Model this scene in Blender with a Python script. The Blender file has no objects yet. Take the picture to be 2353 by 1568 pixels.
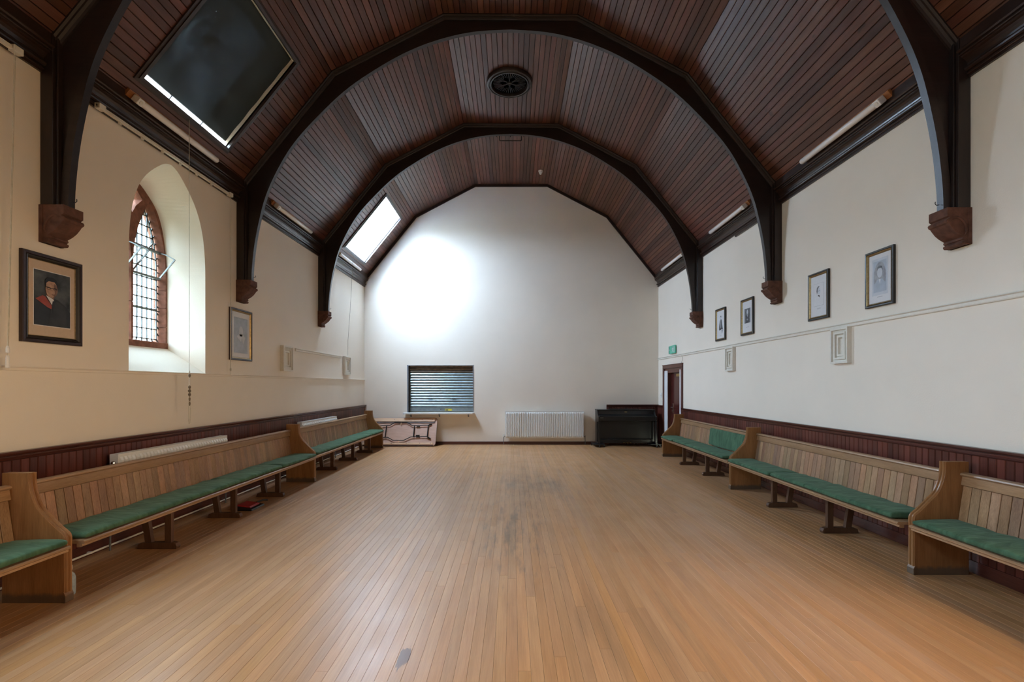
import bpy, bmesh, math, random
from mathutils import Vector, Matrix
from mathutils.geometry import tessellate_polygon

random.seed(7)
SC = bpy.context.scene
COL = SC.collection

# ---------------------------------------------------------------- camera, sky, exposure
# metres; camera stands at the origin, 1.5 m above the floor, looking along +Y
F_PX, CX, CY, EYE = 1100.0, 1177.5, 886.0, 1.5
cam_d = bpy.data.cameras.new('camera')
cam_d.sensor_width = 36.0
cam_d.lens = 36.0 * F_PX / 2353.0
cam_d.shift_x = -(CX - 1176.5) / 2353.0
cam_d.shift_y = (CY - 784.0) / 2353.0
cam_d.clip_start = 0.05
cam = bpy.data.objects.new('camera', cam_d)
cam.location = (0, 0, EYE)
cam.rotation_euler = (math.radians(90), 0, 0)
COL.objects.link(cam)
SC.camera = cam

SKY = 26.0
world = bpy.data.worlds.new('overcast_sky')
SC.world = world
world.use_nodes = True
wn, wl = world.node_tree.nodes, world.node_tree.links
wn.clear()
w_out = wn.new('ShaderNodeOutputWorld')
w_bg = wn.new('ShaderNodeBackground')
w_bg.inputs['Strength'].default_value = SKY
w_tc = wn.new('ShaderNodeTexCoord')
w_sep = wn.new('ShaderNodeSeparateXYZ')
w_ramp = wn.new('ShaderNodeValToRGB')          # ground below the horizon, overcast sky above it
w_map = wn.new('ShaderNodeMapRange')
w_map.inputs['From Min'].default_value = -1.0
w_map.inputs['From Max'].default_value = 1.0
wl.new(w_tc.outputs['Generated'], w_sep.inputs[0])
wl.new(w_sep.outputs['Z'], w_map.inputs['Value'])
wl.new(w_map.outputs[0], w_ramp.inputs[0])
wl.new(w_ramp.outputs[0], w_bg.inputs['Color'])
wl.new(w_bg.outputs[0], w_out.inputs[0])
el = w_ramp.color_ramp.elements
el[0].position = 0.0; el[0].color = (0.10, 0.11, 0.08, 1)
el[1].position = 1.0; el[1].color = (0.80, 0.95, 1.16, 1)
e = el.new(0.495); e.color = (0.12, 0.13, 0.10, 1)
e = el.new(0.52); e.color = (0.43, 0.50, 0.60, 1)

SC.view_settings.view_transform = 'Standard'
SC.view_settings.look = 'None'
SC.view_settings.gamma = 1.0
SC.view_settings.use_curve_mapping = False
SC.view_settings.exposure = 3.20
SC.cycles.use_denoising = True
SC.cycles.max_bounces = 8
SC.cycles.diffuse_bounces = 5
SC.cycles.glossy_bounces = 4
SC.cycles.transparent_max_bounces = 16
SC.cycles.sample_clamp_indirect = 8.0
SC.cycles.caustics_reflective = False
SC.cycles.caustics_refractive = False

# ---------------------------------------------------------------- room dimensions
WL, WR = -3.76, 3.706              # faces of the long walls
X0 = (WL + WR) / 2
HW = (WR - WL) / 2
YE, YB = 12.15, -4.10              # end wall, back wall behind the camera
TY = [3.92, 6.63, 9.37]            # roof trusses
SKEW = 0.0081                      # they stand very slightly askew across the room
BAYS = [(1.26, 3.92), (3.92, 6.63), (6.63, 9.37), (9.37, YE)]
UA, ZA = HW, 4.196                 # ceiling outline in half width u and height z
UK, ZK = 2.446, 5.798
UP, ZP = 0.9235, 6.595

# portals at every daylight opening (they emit nothing, they only guide sampling)
def portal(name, loc, nrm, up, w, h):
    d = bpy.data.lights.new(name, 'AREA')
    d.shape = 'RECTANGLE'; d.size = w; d.size_y = h
    d.cycles.is_portal = True
    o = bpy.data.objects.new(name, d)
    z = -Vector(nrm).normalized()
    y = Vector(up).normalized()
    x = y.cross(z)
    o.matrix_world = Matrix.Translation(loc) @ Matrix((x, y, z)).transposed().to_4x4()
    COL.objects.link(o)

# facet frame of the sloping ceiling next to each long wall
DS = Vector((UA - UK, ZK - ZA)); LS = DS.length
CS, SN = DS.x / LS, DS.y / LS      # up-slope direction (inward, up)
def fac(side, s, y, d):
    """point on the lower ceiling slope: side -1 left / +1 right, s up the slope, d outwards"""
    u = UA - CS * s + SN * d
    return Vector((X0 + side * u, y, ZA + SN * s + CS * d))

SKYL = {'window_2': 5.262, 'window_3': 10.83, 'window_6': -0.10}   # skylight centres on the slope over the window wall
SK_S0, SK_S1, SK_HW, SK_D = 0.34, 1.69, 0.68, 0.42
ARCHW = {'window_1': 5.276, 'window_4': 2.586}      # arched windows in the window wall
ARCH_FILL = {'fill_window_5': 2.30, 'fill_window_7': -0.35}       # unseen pair opposite, behind the camera, added for warm light
GX = -4.26                          # glass plane of the arched windows
for n, yc in SKYL.items():
    p = fac(-1, (SK_S0 + SK_S1) / 2, yc, SK_D + 0.03)
    portal('portal_' + n, p, (SN, 0, -CS), (CS, 0, SN), 2 * SK_HW, SK_S1 - SK_S0)
for n, yc in ARCHW.items():
    portal('portal_' + n, (GX - 0.12, yc, 2.80), (1, 0, 0), (0, 0, 1), 1.0, 1.75)
for n, yc in ARCH_FILL.items():
    portal('portal_' + n, (2 * X0 - GX + 0.12, yc, 2.80), (-1, 0, 0), (0, 0, 1), 1.0, 1.75)

# ---------------------------------------------------------------- materials
def newmat(name):
    m = bpy.data.materials.new(name)
    m.use_nodes = True
    nt = m.node_tree
    b = nt.nodes['Principled BSDF']
    return m, nt, nt.nodes, nt.links, b

def setp(b, rough=0.5, spec=0.5, metal=0.0, coat=0.0, coat_r=0.1):
    b.inputs['Roughness'].default_value = rough
    b.inputs['Specular IOR Level'].default_value = spec
    b.inputs['Metallic'].default_value = metal
    b.inputs['Coat Weight'].default_value = coat
    b.inputs['Coat Roughness'].default_value = coat_r

def plain(name, col, rough=0.5, spec=0.5, metal=0.0, nscale=40.0, namt=0.12, bump=0.0):
    """a procedural colour: faint noise around one tone"""
    m, nt, N, L, b = newmat(name)
    setp(b, rough, spec, metal)
    g = N.new('ShaderNodeNewGeometry')
    n = N.new('ShaderNodeTexNoise')
    n.inputs['Scale'].default_value = nscale; n.inputs['Detail'].default_value = 4
    L.new(g.outputs['Position'], n.inputs['Vector'])
    r = N.new('ShaderNodeValToRGB')
    r.color_ramp.elements[0].position = 0.3; r.color_ramp.elements[1].position = 0.7
    r.color_ramp.elements[0].color = tuple(max(0, c * (1 - namt)) for c in col) + (1,)
    r.color_ramp.elements[1].color = tuple(c * (1 + namt) for c in col) + (1,)
    L.new(n.outputs['Fac'], r.inputs[0]); L.new(r.outputs[0], b.inputs['Base Color'])
    if bump:
        bp = N.new('ShaderNodeBump'); bp.inputs['Strength'].default_value = bump
        bp.inputs['Distance'].default_value = 0.004
        L.new(n.outputs['Fac'], bp.inputs['Height']); L.new(bp.outputs[0], b.inputs['Normal'])
    return m

def math_node(N, L, op, a, bb):
    n = N.new('ShaderNodeMath'); n.operation = op
    for i, v in enumerate((a, bb)):
        if v is None: continue
        if isinstance(v, (int, float)): n.inputs[i].default_value = v
        else: L.new(v, n.inputs[i])
    return n.outputs[0]

def mixc(N, L, fac_, a, b_, mode='MIX'):
    n = N.new('ShaderNodeMix'); n.data_type = 'RGBA'; n.blend_type = mode
    for i, v in ((0, fac_), (6, a), (7, b_)):
        if isinstance(v, (int, float)): n.inputs[i].default_value = v
        elif isinstance(v, tuple): n.inputs[i].default_value = v + (1,) if len(v) == 3 else v
        else: L.new(v, n.inputs[i])
    return n.outputs[2]

def wood(name, dark, light, axis='Y', rough=0.4, spec=0.5, vary=0.35, grain=70.0, along=2.2, knots=0.0, bump=0.08,
         coat=0.0, streak=0.5, hue=0.0):
    """wood: fibres along one world axis, a tone of its own for every board"""
    m, nt, N, L, b = newmat(name)
    setp(b, rough, spec, 0.0, coat, 0.18)
    g = N.new('ShaderNodeNewGeometry')
    oi = N.new('ShaderNodeObjectInfo')
    rnd = math_node(N, L, 'FRACT', math_node(N, L, 'ADD', oi.outputs['Random'], g.outputs['Random Per Island']), None)
    off = N.new('ShaderNodeCombineXYZ')
    for i in range(3): L.new(math_node(N, L, 'MULTIPLY', rnd, 37.0 + 11 * i), off.inputs[i])
    va = N.new('ShaderNodeVectorMath'); va.operation = 'ADD'
    L.new(g.outputs['Position'], va.inputs[0]); L.new(off.outputs[0], va.inputs[1])
    def noise(sc_across, sc_along, detail, rgh=0.6):
        mp = N.new('ShaderNodeMapping')
        s = [sc_across] * 3; s['XYZ'.index(axis)] = sc_along
        mp.inputs['Scale'].default_value = s
        n = N.new('ShaderNodeTexNoise'); n.inputs['Scale'].default_value = 1.0
        n.inputs['Detail'].default_value = detail; n.inputs['Roughness'].default_value = rgh
        L.new(va.outputs[0], mp.inputs[0]); L.new(mp.outputs[0], n.inputs['Vector'])
        return n.outputs['Fac']
    fine = noise(grain * 2.2, along * 2.5, 5, 0.7)
    wide = noise(grain * 0.22, along * 0.55, 3)
    mixf = math_node(N, L, 'ADD', math_node(N, L, 'MULTIPLY', fine, streak), math_node(N, L, 'MULTIPLY', wide, 1 - streak))
    r = N.new('ShaderNodeValToRGB')
    r.color_ramp.elements[0].position = 0.34; r.color_ramp.elements[1].position = 0.66
    r.color_ramp.elements[0].color = dark + (1,); r.color_ramp.elements[1].color = light + (1,)
    L.new(mixf, r.inputs[0])
    col = r.outputs[0]
    if knots:
        kn = noise(9.0, 4.5, 2, 0.5)
        kr = N.new('ShaderNodeValToRGB')
        kr.color_ramp.elements[0].position = 0.70; kr.color_ramp.elements[0].color = (0, 0, 0, 1)
        kr.color_ramp.elements[1].position = 0.76; kr.color_ramp.elements[1].color = (1, 1, 1, 1)
        L.new(kn, kr.inputs[0])
        col = mixc(N, L, math_node(N, L, 'MULTIPLY', kr.outputs[0], knots), col, tuple(c * 0.45 for c in dark))
    hsv = N.new('ShaderNodeHueSaturation')
    val = math_node(N, L, 'ADD', math_node(N, L, 'MULTIPLY', rnd, vary * 2), 1 - vary)
    L.new(val, hsv.inputs['Value'])
    if hue:
        r2 = math_node(N, L, 'FRACT', math_node(N, L, 'MULTIPLY', rnd, 7.31), None)
        L.new(math_node(N, L, 'ADD', math_node(N, L, 'MULTIPLY', r2, hue), 0.5 - hue / 2), hsv.inputs['Hue'])
        r3 = math_node(N, L, 'FRACT', math_node(N, L, 'MULTIPLY', rnd, 3.77), None)
        L.new(math_node(N, L, 'ADD', math_node(N, L, 'MULTIPLY', r3, 0.12), 0.94), hsv.inputs['Saturation'])
    L.new(col, hsv.inputs['Color'])
    L.new(hsv.outputs[0], b.inputs['Base Color'])
    if bump:
        bp = N.new('ShaderNodeBump'); bp.inputs['Strength'].default_value = bump; bp.inputs['Distance'].default_value = 0.003
        L.new(mixf, bp.inputs['Height']); L.new(bp.outputs[0], b.inputs['Normal'])
    return m, nt, N, L, b, hsv.outputs[0], g, mixf

M = {}
# plaster: pale cream paint over slightly uneven plaster
def plaster(name, col):
    m, nt, N, L, b = newmat(name)
    setp(b, 0.75, 0.25)
    g = N.new('ShaderNodeNewGeometry')
    n1 = N.new('ShaderNodeTexNoise'); n1.inputs['Scale'].default_value = 1.6; n1.inputs['Detail'].default_value = 5
    n2 = N.new('ShaderNodeTexNoise'); n2.inputs['Scale'].default_value = 75; n2.inputs['Detail'].default_value = 3
    L.new(g.outputs['Position'], n1.inputs['Vector']); L.new(g.outputs['Position'], n2.inputs['Vector'])
    r = N.new('ShaderNodeValToRGB')
    r.color_ramp.elements[0].position = 0.25; r.color_ramp.elements[1].position = 0.75
    r.color_ramp.elements[0].color = tuple(c * 0.95 for c in col) + (1,)
    r.color_ramp.elements[1].color = col + (1,)
    L.new(n1.outputs['Fac'], r.inputs[0]); L.new(r.outputs[0], b.inputs['Base Color'])
    bp = N.new('ShaderNodeBump'); bp.inputs['Strength'].default_value = 0.25; bp.inputs['Distance'].default_value = 0.003
    L.new(n2.outputs['Fac'], bp.inputs['Height']); L.new(bp.outputs[0], b.inputs['Normal'])
    return m
M['plaster'] = plaster('cream_plaster', (0.85, 0.775, 0.675))
M['cream'] = plain('cream_paint', (0.72, 0.68, 0.60), 0.45, 0.4, namt=0.04)
M['white'] = plain('white_enamel', (0.80, 0.80, 0.78), 0.35, 0.5, namt=0.03)
M['white_board'] = plain('white_gloss_board', (0.80, 0.82, 0.86), 0.3, 0.5, namt=0.02)
M['ceil'] = wood('dark_stained_boarding', (0.058, 0.020, 0.012), (0.138, 0.053, 0.034), 'Y', 0.36, 0.55, 0.42, 60, 2.0, 0.8, 0.10, streak=0.45, hue=0.02)[0]
M['ceil_back'] = plain('dark_gap_timber', (0.012, 0.008, 0.007), 0.7)
M['truss'] = wood('black_brown_timber', (0.012, 0.007, 0.006), (0.030, 0.017, 0.014), 'X', 0.38, 0.5, 0.2, 60, 3)[0]
M['truss_z'] = wood('black_brown_timber_upright', (0.012, 0.007, 0.006), (0.030, 0.017, 0.014), 'Z', 0.38, 0.5, 0.2, 60, 3)[0]
M['cornice'] = wood('dark_cornice_timber', (0.018, 0.010, 0.008), (0.042, 0.022, 0.017), 'Y', 0.28, 0.6, 0.15, 60, 2)[0]
M['wains'] = wood('mahogany_boarding', (0.066, 0.016, 0.011), (0.150, 0.040, 0.027), 'Z', 0.33, 0.5, 0.30, 60, 2.0, 0.4)[0]
M['wains_y'] = wood('mahogany_moulding', (0.052, 0.014, 0.010), (0.110, 0.032, 0.022), 'Y', 0.26, 0.6, 0.1, 60, 2.0)[0]
M['wains_x'] = wood('mahogany_moulding_cross', (0.060, 0.016, 0.011), (0.120, 0.034, 0.024), 'X', 0.30, 0.5, 0.1, 60, 2.0)[0]
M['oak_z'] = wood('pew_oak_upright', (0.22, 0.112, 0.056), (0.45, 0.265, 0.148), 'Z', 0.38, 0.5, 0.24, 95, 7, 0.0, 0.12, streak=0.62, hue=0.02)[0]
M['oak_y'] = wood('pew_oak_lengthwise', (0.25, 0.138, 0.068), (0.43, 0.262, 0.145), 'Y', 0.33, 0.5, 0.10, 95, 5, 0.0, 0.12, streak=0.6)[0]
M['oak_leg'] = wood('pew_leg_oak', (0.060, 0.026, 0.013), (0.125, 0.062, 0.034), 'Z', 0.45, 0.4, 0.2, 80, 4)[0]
# pew end panels: warm oak with a scuffed grey foot
m, nt, N, L, b, col, g, mf = wood('pew_end_oak', (0.20, 0.086, 0.029), (0.36, 0.175, 0.066), 'Z', 0.30, 0.5, 0.10, 85, 4, 0.0, 0.10, streak=0.55)
sep = N.new('ShaderNodeSeparateXYZ'); L.new(g.outputs['Position'], sep.inputs[0])
sc = N.new('ShaderNodeTexNoise'); sc.inputs['Scale'].default_value = 26; sc.inputs['Detail'].default_value = 5
L.new(g.outputs['Position'], sc.inputs['Vector'])
hgt = math_node(N, L, 'ADD', sep.outputs['Z'], math_node(N, L, 'MULTIPLY', sc.outputs['Fac'], 0.05))
mr = N.new('ShaderNodeMapRange'); mr.inputs['From Min'].default_value = 0.07; mr.inputs['From Max'].default_value = 0.10
mr.inputs['To Min'].default_value = 0.8; mr.inputs['To Max'].default_value = 0.0
L.new(hgt, mr.inputs['Value'])
L.new(mixc(N, L, mr.outputs[0], col, (0.085, 0.07, 0.055)), b.inputs['Base Color'])
M['oak_end'] = m
# floor: narrow varnished strips, worn grey where people walk
m, nt, N, L, b, col, g, mf = wood('varnished_strip_floor', (0.37, 0.185, 0.078), (0.54, 0.295, 0.140), 'Y', 0.34, 0.75, 0.07, 60, 1.5, 0.0, 0.03, streak=0.5, hue=0.004)
def stain(cx, cy, rx, ry, nscale, lo, hi):
    """an irregular stain around one place on the floor"""
    mp = N.new('ShaderNodeMapping')
    mp.inputs['Location'].default_value = (-cx / rx, -cy / ry, 0); mp.inputs['Scale'].default_value = (1 / rx, 1 / ry, 0)
    L.new(g.outputs['Position'], mp.inputs[0])
    ln = N.new('ShaderNodeVectorMath'); ln.operation = 'LENGTH'; L.new(mp.outputs[0], ln.inputs[0])
    mp2 = N.new('ShaderNodeMapping'); mp2.inputs['Scale'].default_value = (nscale, nscale * 0.13, 1)
    L.new(g.outputs['Position'], mp2.inputs[0])
    n = N.new('ShaderNodeTexNoise'); n.inputs['Scale'].default_value = 1; n.inputs['Detail'].default_value = 6; n.inputs['Roughness'].default_value = 0.7
    L.new(mp2.outputs[0], n.inputs['Vector'])
    v = math_node(N, L, 'SUBTRACT', n.outputs['Fac'], math_node(N, L, 'MULTIPLY', ln.outputs['Value'], 0.22))
    r = N.new('ShaderNodeMapRange'); r.inputs['From Min'].default_value = lo; r.inputs['From Max'].default_value = hi
    L.new(v, r.inputs['Value'])
    return r.outputs[0]
col = mixc(N, L, math_node(N, L, 'MULTIPLY', stain(0.25, 7.3, 1.3, 1.5, 5, 0.36, 0.62), 0.75), col, (0.12, 0.085, 0.06))
col = mixc(N, L, math_node(N, L, 'MULTIPLY', stain(0.0, 5.0, 0.55, 2.2, 11, 0.40, 0.58), 0.65), col, (0.11, 0.08, 0.055))
col = mixc(N, L, math_node(N, L, 'MULTIPLY', stain(0.6, 3.0, 1.6, 1.2, 4, 0.42, 0.66), 0.35), col, (0.15, 0.10, 0.06))
col = mixc(N, L, math_node(N, L, 'MULTIPLY', stain(-0.60, 2.66, 0.030, 0.13, 34, 0.30, 0.34), 0.85), col, (0.10, 0.042, 0.020))
L.new(col, b.inputs['Base Color'])
rn = N.new('ShaderNodeTexNoise'); rn.inputs['Scale'].default_value = 2.3; rn.inputs['Detail'].default_value = 5
L.new(g.outputs['Position'], rn.inputs['Vector'])
rr = N.new('ShaderNodeMapRange'); rr.inputs['From Min'].default_value = 0.3; rr.inputs['From Max'].default_value = 0.7
rr.inputs['To Min'].default_value = 0.31; rr.inputs['To Max'].default_value = 0.42
L.new(rn.outputs['Fac'], rr.inputs['Value']); L.new(rr.outputs[0], b.inputs['Roughness'])
M['floor'] = m
# green velvet cushions, creased
m, nt, N, L, b = newmat('green_velvet')
setp(b, 0.85, 0.2)
b.inputs['Sheen Weight'].default_value = 0.12; b.inputs['Sheen Roughness'].default_value = 0.4
b.inputs['Sheen Tint'].default_value = (0.8, 1.0, 0.8, 1)
g = N.new('ShaderNodeNewGeometry')
mp = N.new('ShaderNodeMapping'); mp.inputs['Scale'].default_value = (5, 11, 4); mp.inputs['Rotation'].default_value = (0, 0, 0.5)
L.new(g.outputs['Position'], mp.inputs[0])
n = N.new('ShaderNodeTexNoise'); n.inputs['Scale'].default_value = 1.2; n.inputs['Detail'].default_value = 5; n.inputs['Distortion'].default_value = 0.8
L.new(mp.outputs[0], n.inputs['Vector'])
r = N.new('ShaderNodeValToRGB')
r.color_ramp.elements[0].position = 0.3; r.color_ramp.elements[0].color = (0.036, 0.082, 0.046, 1)
r.color_ramp.elements[1].position = 0.75; r.color_ramp.elements[1].color = (0.098, 0.188, 0.110, 1)
L.new(n.outputs['Fac'], r.inputs[0]); L.new(r.outputs[0], b.inputs['Base Color'])
bp = N.new('ShaderNodeBump'); bp.inputs['Strength'].default_value = 0.55; bp.inputs['Distance'].default_value = 0.02
L.new(n.outputs['Fac'], bp.inputs['Height']); L.new(bp.outputs[0], b.inputs['Normal'])
M['velvet'] = m
M['stone'] = plain('red_sandstone', (0.215, 0.090, 0.060), 0.85, 0.2, nscale=18, namt=0.30, bump=0.5)
M['corbel'] = plain('brown_sandstone', (0.125, 0.058, 0.040), 0.80, 0.25, nscale=16, namt=0.35, bump=0.5)
M['lead'] = plain('dull_lead', (0.045, 0.050, 0.052), 0.5, 0.4)
M['steel_grey'] = plain('grey_steel', (0.16, 0.17, 0.17), 0.45, 0.5, 0.5)
M['black'] = plain('black_paint', (0.010, 0.010, 0.011), 0.4, 0.5)
M['iron'] = plain('black_iron', (0.012, 0.012, 0.012), 0.38, 0.5, 0.3)
M['galv'] = plain('galvanised_steel', (0.30, 0.36, 0.38), 0.42, 0.5, 0.75, nscale=14, namt=0.14)
M['galv_brown'] = plain('brown_steel', (0.20, 0.165, 0.135), 0.5, 0.4, 0.4, nscale=10, namt=0.35)  # browner steel for the top slats
M['frame_grey'] = plain('grey_frame', (0.20, 0.21, 0.23), 0.5, 0.4)
M['yellow'] = plain('yellow_label', (0.75, 0.62, 0.05), 0.5)
M['cord'] = plain('cream_cord', (0.60, 0.56, 0.47), 0.7)
M['cord_dark'] = plain('grubby_cord', (0.16, 0.12, 0.08), 0.8)
M['plastic'] = plain('white_plastic', (0.78, 0.76, 0.74), 0.35, 0.5, namt=0.03)
M['diffuser'] = plain('opal_tube', (0.86, 0.83, 0.82), 0.25, 0.5, namt=0.02)
M['orange_wood'] = wood('raw_orange_batten', (0.30, 0.11, 0.035), (0.46, 0.19, 0.065), 'Y', 0.5, 0.4, 0.1, 60, 2)[0]
M['ply'] = wood('table_plywood', (0.40, 0.215, 0.14), (0.55, 0.32, 0.225), 'X', 0.5, 0.4, 0.05, 14, 2.0, 0.3)[0]
M['batten'] = wood('pale_table_batten', (0.52, 0.30, 0.16), (0.66, 0.42, 0.25), 'X', 0.45, 0.4, 0.05, 60, 2)[0]
M['edge'] = plain('brown_table_edging', (0.085, 0.045, 0.03), 0.5)
M['piano'] = plain('black_satin_piano', (0.011, 0.010, 0.010), 0.30, 0.5, nscale=60)
M['brass'] = plain('brass', (0.55, 0.40, 0.16), 0.3, 0.5, 1.0)
M['chrome'] = plain('chrome', (0.62, 0.63, 0.65), 0.2, 0.5, 1.0)
M['gilt'] = plain('gilt_slip', (0.34, 0.235, 0.105), 0.32, 0.5, 0.65, nscale=50, namt=0.25)
M['frame_black'] = plain('black_frame', (0.018, 0.013, 0.010), 0.33, 0.5)
M['frame_brown'] = plain('dark_brown_frame', (0.030, 0.012, 0.009), 0.33, 0.5)
M['mat_white'] = plain('white_mount', (0.68, 0.68, 0.70), 0.6, 0.3, namt=0.02)
M['mat_beige'] = plain('beige_mount', (0.55, 0.43, 0.33), 0.6, 0.3, namt=0.04)
M['print_blue'] = plain('faded_blue_print', (0.40, 0.45, 0.53), 0.5, 0.3, nscale=14, namt=0.10)
M['print_pale'] = plain('pale_print', (0.54, 0.57, 0.62), 0.5, 0.3, nscale=14, namt=0.06)
M['print_grey'] = plain('grey_print', (0.12, 0.125, 0.135), 0.5, 0.3, nscale=22, namt=0.4)
M['print_mid'] = plain('mid_grey_print', (0.30, 0.31, 0.34), 0.5, 0.3, nscale=25, namt=0.25)
M['ink'] = plain('ink', (0.06, 0.06, 0.065), 0.6, 0.3, nscale=60, namt=0.4)
M['portrait_bg'] = plain('portrait_backdrop', (0.055, 0.062, 0.066), 0.4, 0.4, nscale=9, namt=0.75)
M['gown'] = plain('portrait_gown', (0.020, 0.021, 0.024), 0.4, 0.4, nscale=10, namt=0.3)
M['gown2'] = plain('portrait_gown_shade', (0.030, 0.030, 0.032), 0.4, 0.4, nscale=10, namt=0.3)
M['hood'] = plain('portrait_red_hood', (0.30, 0.055, 0.035), 0.4, 0.4, nscale=20, namt=0.2)
M['skin'] = plain('portrait_face', (0.40, 0.255, 0.185), 0.4, 0.4, nscale=40, namt=0.2)
M['skin_shade'] = plain('portrait_face_shade', (0.20, 0.115, 0.085), 0.4, 0.4, nscale=40, namt=0.2)
M['hair'] = plain('portrait_hair', (0.012, 0.012, 0.014), 0.4, 0.4)
M['exit_green'] = plain('exit_green', (0.01, 0.26, 0.16), 0.4)
M['exit_light'] = plain('exit_light_green', (0.12, 0.55, 0.38), 0.4)
M['door'] = wood('mahogany_door', (0.055, 0.010, 0.009), (0.095, 0.020, 0.016), 'Z', 0.22, 0.6, 0.05, 40, 2)[0]
M['door_frame'] = wood('mahogany_door_frame', (0.075, 0.022, 0.016), (0.125, 0.040, 0.030), 'Z', 0.30, 0.5, 0.05, 40, 2)[0]
M['red_plastic'] = plain('red_plastic', (0.32, 0.02, 0.02), 0.4)
M['bottle'] = plain('pale_blue_bottle', (0.34, 0.40, 0.45), 0.25, 0.5)
M['linen'] = plain('cream_well_lining', (0.66, 0.58, 0.46), 0.6, namt=0.04)
# window glass: passes daylight dimmed by its tint, with a faint reflection
def glass(name, tint, refl):
    m, nt, N, L, b = newmat(name)
    N.remove(b)
    t = N.new('ShaderNodeBsdfTransparent'); t.inputs[0].default_value = tint + (1,)
    gl = N.new('ShaderNodeBsdfGlossy'); gl.inputs['Roughness'].default_value = 0.05
    fr = N.new('ShaderNodeTexNoise'); fr.inputs['Scale'].default_value = 6
    mx = N.new('ShaderNodeMixShader'); mx.inputs[0].default_value = refl
    L.new(t.outputs[0], mx.inputs[1]); L.new(gl.outputs[0], mx.inputs[2])
    L.new(mx.outputs[0], N['Material Output'].inputs['Surface'])
    g = N.new('ShaderNodeNewGeometry'); oi = N.new('ShaderNodeObjectInfo')
    L.new(g.outputs['Position'], fr.inputs['Vector'])
    r = N.new('ShaderNodeValToRGB')
    r.color_ramp.elements[0].position = 0.3; r.color_ramp.elements[0].color = tuple(c * 0.86 for c in tint) + (1,)
    r.color_ramp.elements[1].position = 0.7; r.color_ramp.elements[1].color = tint + (1,)
    f = math_node(N, L, 'ADD', math_node(N, L, 'MULTIPLY', fr.outputs['Fac'], 0.7), math_node(N, L, 'MULTIPLY', oi.outputs['Random'], 0.3))
    L.new(f, r.inputs[0]); L.new(r.outputs[0], t.inputs[0])
    return m
M['glass'] = glass('dimmed_leaded_glass', (0.43, 0.465, 0.46), 0.04)  # tint kept low to dim the daylight through this window
M['clear_glass'] = glass('clear_leaded_glass', (0.50, 0.54, 0.54), 0.04)
M['warm_fill_glass'] = glass('amber_fill_glass', (0.60, 0.470, 0.325), 0.04)  # tint chosen to warm the light from the added windows
M['sky_glass'] = glass('skylight_glass', (0.64, 0.675, 0.695), 0.04)
M['dull_glass'] = glass('dimmed_skylight_glass', (0.42, 0.44, 0.44), 0.04)  # tint lowered to cut the daylight from the rear skylight
# blackout blind: near-black cloth peppered with pin holes
m, nt, N, L, b = newmat('worn_blackout_cloth')
setp(b, 0.7, 0.3)
g = N.new('ShaderNodeNewGeometry')
n1 = N.new('ShaderNodeTexNoise'); n1.inputs['Scale'].default_value = 95; n1.inputs['Detail'].default_value = 2
n2 = N.new('ShaderNodeTexNoise'); n2.inputs['Scale'].default_value = 2.2; n2.inputs['Detail'].default_value = 3
for n in (n1, n2): L.new(g.outputs['Position'], n.inputs['Vector'])
v = math_node(N, L, 'ADD', n1.outputs['Fac'], math_node(N, L, 'MULTIPLY', math_node(N, L, 'SUBTRACT', n2.outputs['Fac'], 0.5), 0.22))
mr = N.new('ShaderNodeMapRange'); mr.inputs['From Min'].default_value = 0.60; mr.inputs['From Max'].default_value = 0.76
mr.inputs['To Max'].default_value = 0.006
L.new(v, mr.inputs['Value'])
b.inputs['Base Color'].default_value = (0.022, 0.028, 0.028, 1)
tr = N.new('ShaderNodeBsdfTransparent'); tr.inputs[0].default_value = (0.85, 1.0, 1.0, 1)
mx = N.new('ShaderNodeMixShader')
L.new(mr.outputs[0], mx.inputs[0]); L.new(b.outputs[0], mx.inputs[1]); L.new(tr.outputs[0], mx.inputs[2])
L.new(mx.outputs[0], N['Material Output'].inputs['Surface'])
M['blind'] = m

# ---------------------------------------------------------------- mesh helpers
def wloc(o):
    v = Vector((0, 0, 0))
    while o is not None:
        v = v + Vector(o.location); o = o.parent
    return v

def tag(o, label=None, cat=None, group=None, kind=None):
    if label: o['label'] = label
    if cat: o['category'] = cat
    if group: o['group'] = group
    if kind: o['kind'] = kind
    return o

def thing(name, label, cat, loc=(0, 0, 0), rz=0.0, group=None):
    o = bpy.data.objects.new(name, None)
    o.empty_display_size = 0.1
    o.location = loc; o.rotation_euler = (0, 0, rz)
    COL.objects.link(o)
    return tag(o, label, cat, group)

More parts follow.
